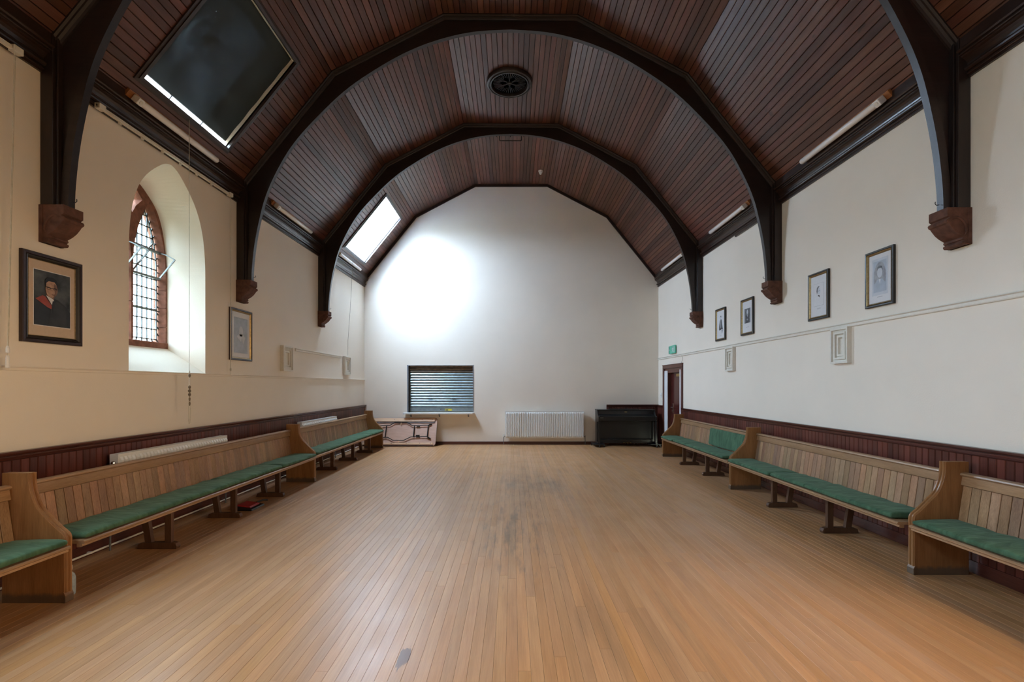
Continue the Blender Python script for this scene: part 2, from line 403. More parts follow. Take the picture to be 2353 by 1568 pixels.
class MB:
    def __init__(s): s.v = []; s.f = []
    def add(s, vs, fs):
        k = len(s.v); s.v += [Vector(p) for p in vs]; s.f += [tuple(i + k for i in f) for f in fs]; return s
    def box(s, x0, x1, y0, y1, z0, z1):
        if x0 > x1: x0, x1 = x1, x0
        if y0 > y1: y0, y1 = y1, y0
        if z0 > z1: z0, z1 = z1, z0
        return s.add([(x0, y0, z0), (x1, y0, z0), (x1, y1, z0), (x0, y1, z0), (x0, y0, z1), (x1, y0, z1), (x1, y1, z1), (x0, y1, z1)],
                     [(0, 3, 2, 1), (4, 5, 6, 7), (0, 1, 5, 4), (1, 2, 6, 5), (2, 3, 7, 6), (3, 0, 4, 7)])
    def hexa(s, b4, t4):
        return s.add(list(b4) + list(t4), [(0, 3, 2, 1), (4, 5, 6, 7), (0, 1, 5, 4), (1, 2, 6, 5), (2, 3, 7, 6), (3, 0, 4, 7)])
    def quad(s, a, b, c, d): return s.add([a, b, c, d], [(0, 1, 2, 3)])
    def rings(s, rs, closed=True, caps=True):
        n = len(rs[0]); vs = [p for r in rs for p in r]; fs = []
        for i in range(len(rs) - 1):
            for j in range(n if closed else n - 1):
                k = (j + 1) % n
                fs.append((i * n + j, i * n + k, (i + 1) * n + k, (i + 1) * n + j))
        if caps and closed:
            fs.append(tuple(reversed(range(n)))); fs.append(tuple((len(rs) - 1) * n + j for j in range(n)))
        return s.add(vs, fs)
    def prism(s, pts, a, b):
        """polygon given as 3-D points, swept from offset a to offset b"""
        a = Vector(a); b = Vector(b)
        return s.rings([[Vector(p) + a for p in pts], [Vector(p) + b for p in pts]])
    def tube(s, path, r, n=8, closed=False):
        path = [Vector(p) for p in path]; rs = []
        prev = None; m = len(path)
        for i, p in enumerate(path):
            if closed: t = path[(i + 1) % m] - path[(i - 1) % m]
            else: t = path[min(i + 1, m - 1)] - path[max(i - 1, 0)]
            t.normalize()
            if prev is None:
                up = Vector((0, 0, 1)) if abs(t.z) < 0.9 else Vector((1, 0, 0))
                a = t.cross(up).normalized()
            else:
                a = (prev - t * prev.dot(t)).normalized()
            prev = a; bb = t.cross(a)
            rad = r[i] if isinstance(r, (list, tuple)) else r
            rs.append([p + (a * math.cos(2 * math.pi * k / n) + bb * math.sin(2 * math.pi * k / n)) * rad for k in range(n)])
        if closed: rs.append(rs[0])
        return s.rings(rs, True, not closed)
    def bar(s, p, q, w, t, up=(0, 0, 1)):
        p = Vector(p); q = Vector(q); d = (q - p).normalized(); up = Vector(up)
        a = d.cross(up)
        if a.length < 1e-4: a = d.cross(Vector((1, 0, 0)))
        a.normalize(); c = a.cross(d)
        o = [a * sx * w / 2 + c * sz * t / 2 for sx, sz in ((-1, -1), (1, -1), (1, 1), (-1, 1))]
        return s.rings([[p + x for x in o], [q + x for x in o]])
    def lathe(s, c, axis, prof, n=20):
        """prof: list of (radius, distance along axis)"""
        c = Vector(c); ax = Vector(axis).normalized()
        a = ax.cross(Vector((0, 0, 1)) if abs(ax.z) < 0.9 else Vector((1, 0, 0))).normalized(); b = ax.cross(a)
        return s.rings([[c + ax * h + (a * math.cos(2 * math.pi * k / n) + b * math.sin(2 * math.pi * k / n)) * r for k in range(n)] for r, h in prof])
    def poly(s, pts): return s.add(pts, [tuple(range(len(pts)))])
    def mesh(s, name, mat, off=Vector((0, 0, 0)), smooth=False, bevel=0.0):
        me = bpy.data.meshes.new(name)
        me.from_pydata([tuple(p - off) for p in s.v], [], s.f)
        bm = bmesh.new(); bm.from_mesh(me)
        bmesh.ops.recalc_face_normals(bm, faces=bm.faces)
        if bevel:
            es = [e for e in bm.edges if len(e.link_faces) == 2 and e.calc_face_angle(0) > 0.6]
            bmesh.ops.bevel(bm, geom=es, offset=bevel, segments=2, affect='EDGES', profile=0.5)
        bm.to_mesh(me); bm.free()
        if smooth:
            for p in me.polygons: p.use_smooth = True
            if smooth != 'all':
                me.set_sharp_from_angle(angle=math.radians(40))
        me.materials.append(M[mat] if isinstance(mat, str) else mat)
        return me
    def build(s, name, mat, parent=None, smooth=False, bevel=0.0, local=False):
        off = Vector((0, 0, 0)) if local or parent is None else wloc(parent)
        o = bpy.data.objects.new(name, s.mesh(name, mat, off, smooth, bevel))
        COL.objects.link(o); o.parent = parent
        return o

def struct(o): o['kind'] = 'structure'; return o

def inst(name, me, parent, mw):
    """an object that shares mesh data, placed by a world matrix, child of parent"""
    o = bpy.data.objects.new(name, me); COL.objects.link(o)
    o.parent = parent
    o.matrix_basis = Matrix.Translation(-wloc(parent)) @ mw if parent else mw
    return o

def crom(pts, per=6):
    out = []; n = len(pts); P = [Vector(p) for p in pts]
    for i in range(n - 1):
        p0 = P[max(i - 1, 0)]; p1 = P[i]; p2 = P[i + 1]; p3 = P[min(i + 2, n - 1)]
        for k in range(per):
            t = k / per
            out.append(0.5 * ((2 * p1) + (p2 - p0) * t + (2 * p0 - 5 * p1 + 4 * p2 - p3) * t * t + (3 * p1 - p0 - 3 * p2 + p3) * t ** 3))
    out.append(P[-1]); return out

def clip(poly, conv):
    """clip a polygon by a convex counter-clockwise polygon (2-D)"""
    out = poly
    m = len(conv)
    for i in range(m):
        a, b = conv[i], conv[(i + 1) % m]
        nx, ny = -(b[1] - a[1]), b[0] - a[0]
        d = lambda p: (p[0] - a[0]) * nx + (p[1] - a[1]) * ny
        res = []
        for j in range(len(out)):
            p, q = out[j], out[(j + 1) % len(out)]
            dp, dq = d(p), d(q)
            if dp >= 0: res.append(p)
            if (dp >= 0) != (dq >= 0):
                t = dp / (dp - dq); res.append((p[0] + (q[0] - p[0]) * t, p[1] + (q[1] - p[1]) * t))
        out = res
        if len(out) < 3: return []
    return out

# ================================================================ SETTING
# ---------------------------------------------------------------- floor of strips
fl = MB().box(WL - 0.05, WR + 0.05, YB, YE, -0.12, -0.022).build('floor', 'ceil_back')
struct(fl)
PW = 0.0665
rng = random.Random(3)
planks = []
x = WL
while x < WR - 0.005:
    x1 = min(x + PW, WR)
    y = YB - rng.random() * 3
    while y < YE:
        L_ = rng.uniform(2.2, 4.6)
        y1 = min(y + L_, YE)
        if YE - y1 < 0.6: y1 = YE
        y0 = max(y, YB)
        if y1 > YB: planks.append((x, x1, y0, y1))
        y = y1
    x = x1
def shown(p):
    """rough size in the picture, for choosing which strips show largest"""
    xm = (p[0] + p[1]) / 2; tot = 0
    for k in range(10):
        yy = p[2] + (p[3] - p[2]) * (k + 0.5) / 10
        if yy > 2.38 and abs(xm) * F_PX / yy < 1180 and abs(xm) < 3.3: tot += (p[3] - p[2]) / 10 * (1 / yy) ** 3
    return tot
planks.sort(key=shown, reverse=True)
def plank_into(mb, x0, x1, y0, y1):
    g_ = 0.0004; c = 0.0007; z1 = 0.0; z0 = -0.022
    pr = [(x0 + g_, z0), (x1 - g_, z0), (x1 - g_, z1 - c), (x1 - g_ - c, z1), (x0 + g_ + c, z1), (x0 + g_, z1 - c)]
    mb.rings([[(a, y0 + 0.0006, b_) for a, b_ in pr], [(a, y1 - 0.0006, b_) for a, b_ in pr]])
for i, p in enumerate(planks[:300]):
    mb = MB(); plank_into(mb, *p); mb.build('floor_strip', 'floor', fl)
mb = MB()
for p in planks[300:]: plank_into(mb, *p)
o = mb.build('floor_strips', 'floor', fl); o['kind'] = 'stuff'

# ---------------------------------------------------------------- ceiling
outline = [(UA, ZA), (UK, ZK), (UP, ZP), (-UP, ZP), (-UK, ZK), (-UA, ZA)]   # from the door wall over the top to the window wall
BT = 0.016
cl = MB()
NB = [26, 21, 23, 21, 26]
def mitre(i, d):
    """corner i of the ceiling outline moved outwards by d"""
    q = Vector(outline[i])
    if i in (0, len(outline) - 1):
        j = (0, 1) if i == 0 else (len(outline) - 2, len(outline) - 1)
        t = (Vector(outline[j[1]]) - Vector(outline[j[0]])).normalized(); n = Vector((t.y, -t.x))
        return q + n * d - (t if i == 0 else -t) * 0.08
    n1 = (q - Vector(outline[i - 1])).normalized(); n2 = (Vector(outline[i + 1]) - q).normalized()
    n1 = Vector((n1.y, -n1.x)); n2 = Vector((n2.y, -n2.x)); h = (n1 + n2).normalized()
    return q + h * (d / h.dot(n1))
def back_quad(mb, fi, ta, tb, y0, y1):
    P = []
    for d in (BT + 0.003, BT + 0.063):
        A, B_ = mitre(fi, d), mitre(fi + 1, d)
        P.append([A.lerp(B_, ta), A.lerp(B_, tb)])
    (a, b), (c, d_) = P
    mb.hexa([(X0 + a.x, y0, a.y), (X0 + b.x, y0, b.y), (X0 + d_.x, y0, d_.y), (X0 + c.x, y0, c.y)], [(X0 + a.x, y1, a.y), (X0 + b.x, y1, b.y), (X0 + d_.x, y1, d_.y), (X0 + c.x, y1, c.y)])
def lerp2(a, b, t): return (a[0] + (b[0] - a[0]) * t, a[1] + (b[1] - a[1]) * t)
sk = sorted(SKYL.values())
for fi in range(5):
    a, b = outline[fi], outline[fi + 1]
    if fi < 4:
        back_quad(cl, fi, 0, 1, YB, YE)
    else:
        # from the knee (0) down to the wall (1): openings between t0 and t1
        t0, t1 = 1 - (SK_S1 + 0.02) / LS, 1 - (SK_S0 - 0.02) / LS
        back_quad(cl, fi, 0, t0, YB, YE); back_quad(cl, fi, t1, 1, YB, YE)
        ys = [YB] + [v for c in sk for v in (c - SK_HW - 0.02, c + SK_HW + 0.02)] + [YE]
        for k in range(0, len(ys), 2): back_quad(cl, fi, t0, t1, ys[k], ys[k + 1])
ceil = struct(cl.build('ceiling', 'ceil_back'))
def board_mesh(w, L_):
    g_ = 0.0022; c = 0.004
    h = w / 2 - g_
    pr = [(-h, -BT), (h, -BT), (h, -c), (h - c, 0), (-h + c, 0), (-h, -c)]
    return MB().rings([[(a, -L_ / 2, z) for a, z in pr], [(a, L_ / 2, z) for a, z in pr]])
cache = {}
rest = MB()
n_ind = 0
for bi, (y0, y1) in enumerate([(YB, BAYS[0][0])] + BAYS):
    for fi in range(5):
        a, b = Vector(outline[fi]), Vector(outline[fi + 1])
        t = (b - a); LF = t.length; t.normalize()
        n = NB[fi]; w = LF / n
        for k in range(n):
            mid = a + t * (w * (k + 0.5))
            segs = [(y0, y1)]
            if fi == 4:
                s_ = LF - w * (k + 0.5)              # up the slope from the wall
                if SK_S0 - 0.03 < s_ < SK_S1 + 0.03:
                    for c in sk:
                        new = []
                        for p, q in segs:
                            lo, hi = c - SK_HW - 0.02, c + SK_HW + 0.02
                            if hi <= p or lo >= q: new.append((p, q)); continue
                            if p < lo: new.append((p, lo))
                            if hi < q: new.append((hi, q))
                        segs = new
            rot = Matrix(((t.x, 0, -t.y), (0, 1, 0), (t.y, 0, t.x)))
            for p, q in segs:
                L_ = q - p - 0.001
                mw = Matrix.Translation((X0 + mid.x, (p + q) / 2, mid.y)) @ rot.to_4x4()
                single = bi in (2, 3) or (bi == 1 and ((fi == 0 and k < 18) or (fi == 4 and k >= 26 - 18)))
                if single and n_ind < 300:
                    key = (fi % 3 if fi < 3 else 4 - fi, round(L_, 3))
                    if key not in cache: cache[key] = board_mesh(w, L_).mesh('ceiling_board', 'ceil')
                    inst('ceiling_board', cache[key], ceil, mw); n_ind += 1
                else:
                    bm_ = board_mesh(w, L_)
                    rest.add([mw @ v_ for v_ in bm_.v], bm_.f)
o = rest.build('ceiling_boards', 'ceil', ceil); o['kind'] = 'stuff'

# ---------------------------------------------------------------- walls
OPEN_HALF = [(0.0, 3.93), (0.12, 3.885), (0.31, 3.72), (0.44, 3.55), (0.525, 3.343), (0.57, 3.10), (0.585, 2.85)]
FRAME_HALF = [(0.0, 3.80), (0.06, 3.785), (0.18, 3.72), (0.35, 3.57), (0.448, 3.37), (0.505, 3.10), (0.53, 2.85)]
SILL0, SILL1, FX = 1.645, 1.945, -4.19
def arch(half, per=5):
    h = crom(half, per)
    return [(-p.x, p.y) for p in reversed(h)] + [(p.x, p.y) for p in h[1:]]
op_arch, fr_arch = arch(OPEN_HALF), arch(FRAME_HALF)
ZT = 4.33
w = MB()
def wq(y0, y1, z0, z1, x_=WL): w.quad((x_, y0, z0), (x_, y1, z0), (x_, y1, z1), (x_, y0, z1))
def flip(mb):
    """mirror across the room"""
    for v_ in mb.v: v_.x = 2 * X0 - v_.x
    return mb
def wall_openings(wins, lo, hi):
    edges = [lo]
    for yc in sorted(wins.values()): edges += [yc - 0.585, yc + 0.585]
    edges.append(hi)
    for k in range(0, len(edges), 2): wq(edges[k], edges[k + 1], 0, ZT)
    for yc in wins.values():
        wq(yc - 0.585, yc + 0.585, 0, SILL0)
        for (ya, za), (yb_, zb) in zip(op_arch[:-1], op_arch[1:]):
            w.quad((WL, yc + ya, za), (WL, yc + yb_, zb), (WL, yc + yb_, ZT), (WL, yc + ya, ZT))
        # reveal: from the wall face back to the stone frame
        A = [(-0.585, SILL0)] + op_arch + [(0.585, SILL0)]
        B = [(-0.53, SILL1)] + fr_arch + [(0.53, SILL1)]
        for i in range(len(A) - 1):
            w.quad((WL, yc + A[i][0], A[i][1]), (WL, yc + A[i + 1][0], A[i + 1][1]), (FX, yc + B[i + 1][0], B[i + 1][1]), (FX, yc + B[i][0], B[i][1]))
        w.quad((WL, yc - 0.585, SILL0), (WL, yc + 0.585, SILL0), (FX, yc + 0.53, SILL1), (FX, yc - 0.53, SILL1))
wall_openings(ARCHW, YB, YE)
wall_left = struct(w.build('wall_left', 'plaster'))

DY0, DY1, DZ = 10.46, 11.66, 1.92          # door opening
w = MB()
wall_openings(ARCH_FILL, YB, DY0)
flip(w)
wq(DY1, YE, 0, ZT, WR); wq(DY0, DY1, DZ, ZT, WR)
wall_right = struct(w.build('wall_right', 'plaster'))

SX0, SX1, SZ0, SZ1, SD = -2.673, -0.983, 0.815, 2.019, 0.09   # shutter opening
w = MB()
def eq(x0, x1, z0, z1, y_=YE): w.quad((x0, y_, z0), (x1, y_, z0), (x1, y_, z1), (x0, y_, z1))
eq(WL, SX0, 0, ZA); eq(SX1, WR, 0, ZA); eq(SX0, SX1, 0, SZ0); eq(SX0, SX1, SZ1, ZA)
w.poly([(WL - .15, YE, ZA), (WR + .15, YE, ZA)] + [(X0 + mitre(i, .07).x, YE, mitre(i, .07).y) for i in range(1, 5)])
for a_, b_ in (((SX0, SZ0), (SX1, SZ0)), ((SX1, SZ0), (SX1, SZ1)), ((SX1, SZ1), (SX0, SZ1)), ((SX0, SZ1), (SX0, SZ0))):
    w.quad((a_[0], YE, a_[1]), (b_[0], YE, b_[1]), (b_[0], YE + SD + .05, b_[1]), (a_[0], YE + SD + .05, a_[1]))
eq(SX0, SX1, SZ0, SZ1, YE + SD + .05)
wall_end = struct(w.build('wall_end', 'plaster'))
w = MB()
eq(WL, WR, 0, ZA, YB)
w.poly([(WL - .15, YB, ZA), (WR + .15, YB, ZA)] + [(X0 + mitre(i, .07).x, YB, mitre(i, .07).y) for i in range(1, 5)])
struct(w.build('wall_back', 'plaster'))

# end wall: dark strip where it meets the ceiling
tr_ = MB()
for fi in range(5):
    a, b = Vector(outline[fi]), Vector(outline[fi + 1])
    t = (b - a).normalized(); nin = Vector((-t.y, t.x))
    a2 = a - t * 0.0; b2 = b
    lo = 0.058
    # mitre at the knees
    def inner(i):
        if i == 0 or i == 5:
            tt = t; return Vector(outline[i]) + nin * lo
        p, q, r_ = Vector(outline[i - 1]), Vector(outline[i]), Vector(outline[i + 1])
        n1 = (q - p).normalized(); n2 = (r_ - q).normalized()
        n1 = Vector((-n1.y, n1.x)); n2 = Vector((-n2.y, n2.x)); h = (n1 + n2).normalized()
        return q + h * (lo / h.dot(n1))
    ia, ib = inner(fi), inner(fi + 1)
    P = [(X0 + v_.x, v_.y) for v_ in (a, b, ib, ia)]
    tr_.hexa([(p[0], YE - 0.035, p[1]) for p in P], [(p[0], YE - 0.001, p[1]) for p in P])
struct(tr_.build('trim_1', 'truss'))

# cornices: moulded timber along the top of both long walls, broken by the trusses
CP = [(0, 3.995), (0.020, 3.995), (0.020, 4.012), (0.032, 4.014), (0.036, 4.020), (0.032, 4.027), (0.022, 4.029), (0.022, 4.040), (0.038, 4.042), (0.050, 4.050), (0.054, 4.062), (0.050, 4.074), (0.036, 4.082),
      (0.026, 4.084), (0.030, 4.104), (0.042, 4.126), (0.060, 4.142), (0.080, 4.150), (0.080, 4.160), (0.094, 4.162), (0.099, 4.168), (0.094, 4.174), (0.086, 4.176), (0.086, 4.184), (0.102, 4.188), (0.111, 4.198), (0.108, 4.210), (0.096, 4.218), (0.088, 4.220), (0.088, 4.315), (0, 4.315)]
ti = 2
for side, wx in ((-1, WL), (1, WR)):
    sk_ = side * SKEW * HW
    ends = [YB, TY[0] - .07 + sk_, TY[0] + .07 + sk_, TY[1] - .07 + sk_, TY[1] + .07 + sk_, TY[2] - .07 + sk_, TY[2] + .07 + sk_, YE - .002]
    for k in range(0, len(ends), 2):
        mb = MB(); mb.rings([[(wx - side * d, y_, z) for d, z in CP] for y_ in (ends[k], ends[k + 1])])
        struct(mb.build('trim_%d' % ti, 'cornice')); ti += 1
mb = MB().box(WR - 0.028, WR, 6.73, 7.92, 3.955, 3.998)     # short extra fillet under the cornice
struct(mb.build('trim_%d' % ti, 'cornice')); ti += 1

# wainscot of narrow boards with a moulded dado rail
DADO = [(0, 0.938), (0.026, 0.938), (0.034, 0.946), (0.026, 0.954), (0.030, 0.964), (0.030, 0.972), (0.044, 0.980), (0.052, 0.992), (0.052, 1.006), (0.0, 1.006)]
def wains_run(wx, side, y0, y1):
    global ti
    root = struct(MB().box(wx, wx - side * 0.006, y0, y1, 0, 0.94).build('trim_%d' % ti, 'ceil_back')); ti += 1
    n = max(1, round((y1 - y0) / 0.066)); bw = (y1 - y0) / n
    h = bw / 2 - 0.0024; c = 0.004
    pr = [(0, -h), (0.012, -h), (0.018, -h + c), (0.018, h - c), (0.012, h), (0, h)]
    me = MB().rings([[(-side * a, b_, 0.0) for a, b_ in pr], [(-side * a, b_, 0.94) for a, b_ in pr]]).mesh('wainscot_board', 'wains')
    for k in range(n):
        inst('wainscot_board', me, root, Matrix.Translation((wx - side * 0.006, y0 + bw * (k + 0.5), 0)))
    MB().rings([[(wx - side * d, y_, z) for d, z in DADO] for y_ in (y0, y1)]).build('dado_rail', 'wains_y', root, smooth=True)
    MB().box(wx - side * 0.02, wx - side * 0.034, y0, y1, 0.0, 0.10).build('skirting', 'wains_y', root, bevel=0.003)
    return root
wains_run(WL, -1, 1.0, YE)
wains_run(WR, 1, 1.0, DY0 - 0.08)
wains_run(WR, 1, DY1 + 0.08, YE)
# short wainscot behind the piano
root = struct(MB().box(2.39, WR, YE, YE - 0.006, 0, 0.95).build('trim_%d' % ti, 'ceil_back')); ti += 1
n = 20; bw = (WR - 2.39) / n; h = bw / 2 - 0.0024; c = 0.004
pr = [(-h, 0), (-h, 0.012), (-h + c, 0.018), (h - c, 0.018), (h, 0.012), (h, 0)]
me = MB().rings([[(a, -b_, z) for a, b_ in pr] for z in (0, 0.95)]).mesh('wainscot_board', 'wains')
for k in range(n): inst('wainscot_board', me, root, Matrix.Translation((2.39 + bw * (k + .5), YE - .006, 0)))
MB().rings([[(x_, YE - d, z + 0.008) for d, z in DADO] for x_ in (2.385, WR)]).build('dado_rail', 'wains_x', root)
MB().box(2.385, 2.425, YE, YE - 0.034, 0, 0.95).build('end_stile', 'wains', root)
struct(MB().box(WL + .05, 2.385, YE - 0.02, YE - 0.001, 0, 0.075).build('baseboard_end', 'wains_x', bevel=0.004))

# string courses / picture rails on the long walls
def rail(y0, y1, wx, side, prof, mat='cream'):
    global ti
    mb = MB(); mb.rings([[(wx - side * d, y_, z) for d, z in prof] for y_ in (y0, y1)])
    o = struct(mb.build('trim_%d' % ti, mat)); ti += 1
    return o
LP = [(0, 1.612), (0.010, 1.614), (0.012, 1.632), (0.020, 1.640), (0.020, 1.645), (0, 1.647)]
ly = [YB] + [v for c_ in sorted(ARCHW.values()) for v in (c_ - .0, c_ + .0)]
rail(YB, YE, WL, -1, LP, 'plaster')
RP = [(0, 2.140), (0.014, 2.142), (0.018, 2.150), (0.018, 2.172), (0.030, 2.182), (0.030, 2.190), (0, 2.194)]
rail(YB, YE, WR, 1, RP)
rail(8.27, 10.46, WL, -1, [(d, z - .05) for d, z in RP])

# ---------------------------------------------------------------- arched windows
def lancet(cy, a, z0, zs, h, n=9):
    """outline of a pointed light, counter-clockwise seen with y to the right and z up"""
    R = (a * a + h * h) / (2 * a); cx_ = R - a
    pts = [(cy - a, z0), (cy + a, z0)]
    th = math.asin(h / R)
    for i in range(n + 1): pts.append((cy - cx_ + R * math.cos(th * i / n), zs + R * math.sin(th * i / n)))
    for i in range(n - 1, -1, -1): pts.append((cy + cx_ - R * math.cos(th * i / n), zs + R * math.sin(th * i / n)))
    return pts
LC, LA, LZ0, LZS, LH = 0.262, 0.217, 2.01, 2.85, 0.73
def arched_window(name, yc, detail, gl='glass', MB=MB):
    root = struct(MB().box(FX + .01, FX - 0.13, yc - 0.56, yc + 0.56, 1.92, LZ0).build(name, 'stone', bevel=0.008))   # sill stone
    TX = GX - 0.06
    # jamb and mullion stones, course by course
    zs = [LZ0, 2.20, 2.43, 2.64, 2.85]
    for sgn in (-1, 1):
        for k in range(4):
            z0, z1 = zs[k] + 0.002, zs[k + 1] - 0.002
            e = LC + LA
            pr = [(FX, 0.55), (FX, e + 0.03), (GX, e), (TX, e), (TX, 0.60), (FX - .02, 0.60)]
            MB().rings([[(px_, yc + sgn * py_, z) for px_, py_ in pr] for z in (z0, z1)]).build('jamb_stone', 'stone', root)
    for k in (0, 2):
        z0, z1 = zs[k] + 0.002, zs[k + 2] - 0.002
        e = LC - LA
        pr = [(FX, -e + .03), (FX, e - .03), (GX, e), (TX, e), (TX, -e), (GX, -e)]
        MB().rings([[(px_, yc + py_, z) for px_, py_ in pr] for z in (z0, z1)]).build('mullion_stone', 'stone', root)
    # head with the two pointed lights and an eye cut through it
    def head_loop(grow):
        out = [(p[0] * (0.57 / 0.53), p[1] + (0.03 if abs(p[0]) < .5 else 0)) for p in reversed(fr_arch)]   # from +y over the top to -y
        out[0] = (0.57, 2.85); out[-1] = (-0.57, 2.85)
        lo = []
        for c_ in (-LC, LC):
            l = lancet(c_, LA + grow, 2.85, LZS, LH + grow * 1.8)
            arc = l[2:]                                   # from +y foot over the apex to -y foot
            lo.append(list(reversed(arc)))
        return out + lo[0] + lo[1]
    def eye(grow):
        p = [(0, 3.43 - grow), (0.05, 3.50), (0.125 + grow, 3.60), (0.07, 3.66 + grow * .6), (0, 3.72 + grow), (-0.07, 3.66 + grow * .6), (-0.125 - grow, 3.60), (-0.05, 3.50)]
        return p
    mb = MB()
    for X_, grow in ((FX, 0.03), (TX, 0.0)):
        loops = [head_loop(grow), eye(grow * .7)]
        flat = [Vector((X_, yc + p[0], p[1])) for lp in loops for p in lp]
        tris = tessellate_polygon([[Vector((p[0], p[1], 0)) for p in lp] for lp in loops])
        mb.add(flat, [tuple(t_) for t_ in tris])
    for f_ in (head_loop, eye):
        A_, B_, = f_(0.03 if f_ is head_loop else .021), f_(0.0)
        for i in range(len(A_)):
            j = (i + 1) % len(A_)
            mb.quad((FX, yc + A_[i][0], A_[i][1]), (FX, yc + A_[j][0], A_[j][1]), (GX, yc + B_[j][0], B_[j][1]), (GX, yc + B_[i][0], B_[i][1]))
            mb.quad((GX, yc + B_[i][0], B_[i][1]), (GX, yc + B_[j][0], B_[j][1]), (TX, yc + B_[j][0], B_[j][1]), (TX, yc + B_[i][0], B_[i][1]))
    mb.build('tracery_head', 'stone', root)
    MB().prism([(GX - .002, yc + p[0], p[1]) for p in eye(0.0)], (0, 0, 0), (-0.004, 0, 0)).build('eye_pane', gl, root)
    for li, c_ in enumerate((-LC, LC)):
        outer = lancet(yc + c_, LA, LZ0, LZS, LH)
        if not detail:
            MB().prism([(GX, p[0], p[1]) for p in outer], (0, 0, 0), (-0.004, 0, 0)).build('pane', gl, root)
            continue
        inner_ = lancet(yc + c_, LA - 0.032, LZ0 + 0.036, LZS, LH - 0.06)
        lead = MB()
        pw, ph = (2 * (LA - 0.032)) / 5, 0.1185
        y_l, z_l = yc + c_ - LA + 0.032, LZ0 + 0.036
        for iy in range(5):
            for iz in range(13):
                q = [(y_l + iy * pw, z_l + iz * ph), (y_l + (iy + 1) * pw, z_l + iz * ph), (y_l + (iy + 1) * pw, z_l + (iz + 1) * ph), (y_l + iy * pw, z_l + (iz + 1) * ph)]
                q = clip(q, inner_)
                if len(q) >= 3:
                    MB().prism([(GX, p[0], p[1]) for p in q], (0, 0, 0), (-0.004, 0, 0)).build('pane', gl, root)
        for i in range(len(outer)):                            # border panes and their leads
            j = (i + 1) % len(outer)
            nseg = max(1, round((Vector(outer[j]) - Vector(outer[i])).length / 0.085))
            for k in range(nseg):
                o0, o1 = Vector(outer[i]).lerp(Vector(outer[j]), k / nseg), Vector(outer[i]).lerp(Vector(outer[j]), (k + 1) / nseg)
                i0, i1 = Vector(inner_[i]).lerp(Vector(inner_[j]), k / nseg), Vector(inner_[i]).lerp(Vector(inner_[j]), (k + 1) / nseg)
                if (o1 - o0).length > 1e-4:
                    MB().prism([(GX, p.x, p.y) for p in (o0, o1, i1, i0)], (0, 0, 0), (-0.004, 0, 0)).build('border_pane', gl, root)
                    lead.bar((GX, o0.x, o0.y), (GX, i0.x, i0.y), 0.014, 0.011, (1, 0, 0))
            lead.bar((GX, inner_[i][0], inner_[i][1]), (GX, inner_[j][0], inner_[j][1]), 0.011, 0.014, (1, 0, 0)) if (Vector(inner_[i]) - Vector(inner_[j])).length > 1e-4 else None
        for iy in range(1, 5):
            yy = y_l + iy * pw
            s_ = clip([(yy - 5e-4, LZ0), (yy + 5e-4, LZ0), (yy + 5e-4, 3.7), (yy - 5e-4, 3.7)], inner_)
            if s_: lead.bar((GX, yy, min(p[1] for p in s_)), (GX, yy, max(p[1] for p in s_)), 0.011, 0.014, (1, 0, 0))
        for iz in range(1, 13):
            zz = z_l + iz * ph
            s_ = clip([(yc + c_ - .4, zz - 5e-4), (yc + c_ + .4, zz - 5e-4), (yc + c_ + .4, zz + 5e-4), (yc + c_ - .4, zz + 5e-4)], inner_)
            if s_: lead.bar((GX, min(p[0] for p in s_), zz), (GX, max(p[0] for p in s_), zz), 0.011, 0.014, (1, 0, 0))
        lead.build('lead_cames', 'lead', root)
        MB().bar((GX + .012, yc + c_ - LA, 2.385), (GX + .012, yc + c_ + LA, 2.385), 0.012, 0.012).build('saddle_bar', 'lead', root)
        # opening hopper: two transoms and the triangular cheeks that project into the room
        ya, yb_ = yc + c_ - LA, yc + c_ + LA
        hp = MB()
        hp.bar((GX + .02, ya, 2.775), (GX + .02, yb_, 2.775), 0.03, 0.022)
        hp.bar((GX + .02, ya, 3.085), (GX + .02, yb_, 3.085), 0.03, 0.028)
        ho = hp.build('hopper_frame', 'steel_grey', root)
        for yy in (ya + .012, yb_ - .012):
            ck = MB()
            tip = (-4.05, yy, 3.005)
            arc_ = crom([(GX + .02, yy, 3.085), (-4.15, yy, 3.06), tip], 4)
            for p_, q_ in zip(arc_[:-1], arc_[1:]): ck.bar(p_, q_, 0.012, 0.012, (0, 1, 0))
            ck.bar(tip, (GX + .02, yy, 2.775), 0.016, 0.010, (0, 1, 0))
            ck.build('hopper_cheek', 'steel_grey', ho)
        MB().tube(crom([(GX + .03, yc + c_ + .03, 3.10), (GX + .06, yc + c_ + .03, 3.13), (GX + .05, yc + c_ + .06, 3.155)], 4), 0.008, 6).build('hopper_catch', 'steel_grey', ho)
for n_, yc in ARCHW.items(): arched_window(n_, yc, n_ == 'window_1', 'glass' if n_ == 'window_1' else 'clear_glass')
class MBF(MB):
    def build(s, *a, **k): flip(s); return MB.build(s, *a, **k)
for n_, yc in ARCH_FILL.items(): arched_window(n_, yc, False, 'warm_fill_glass', MBF)  # added unseen windows, glazed amber to warm the near light

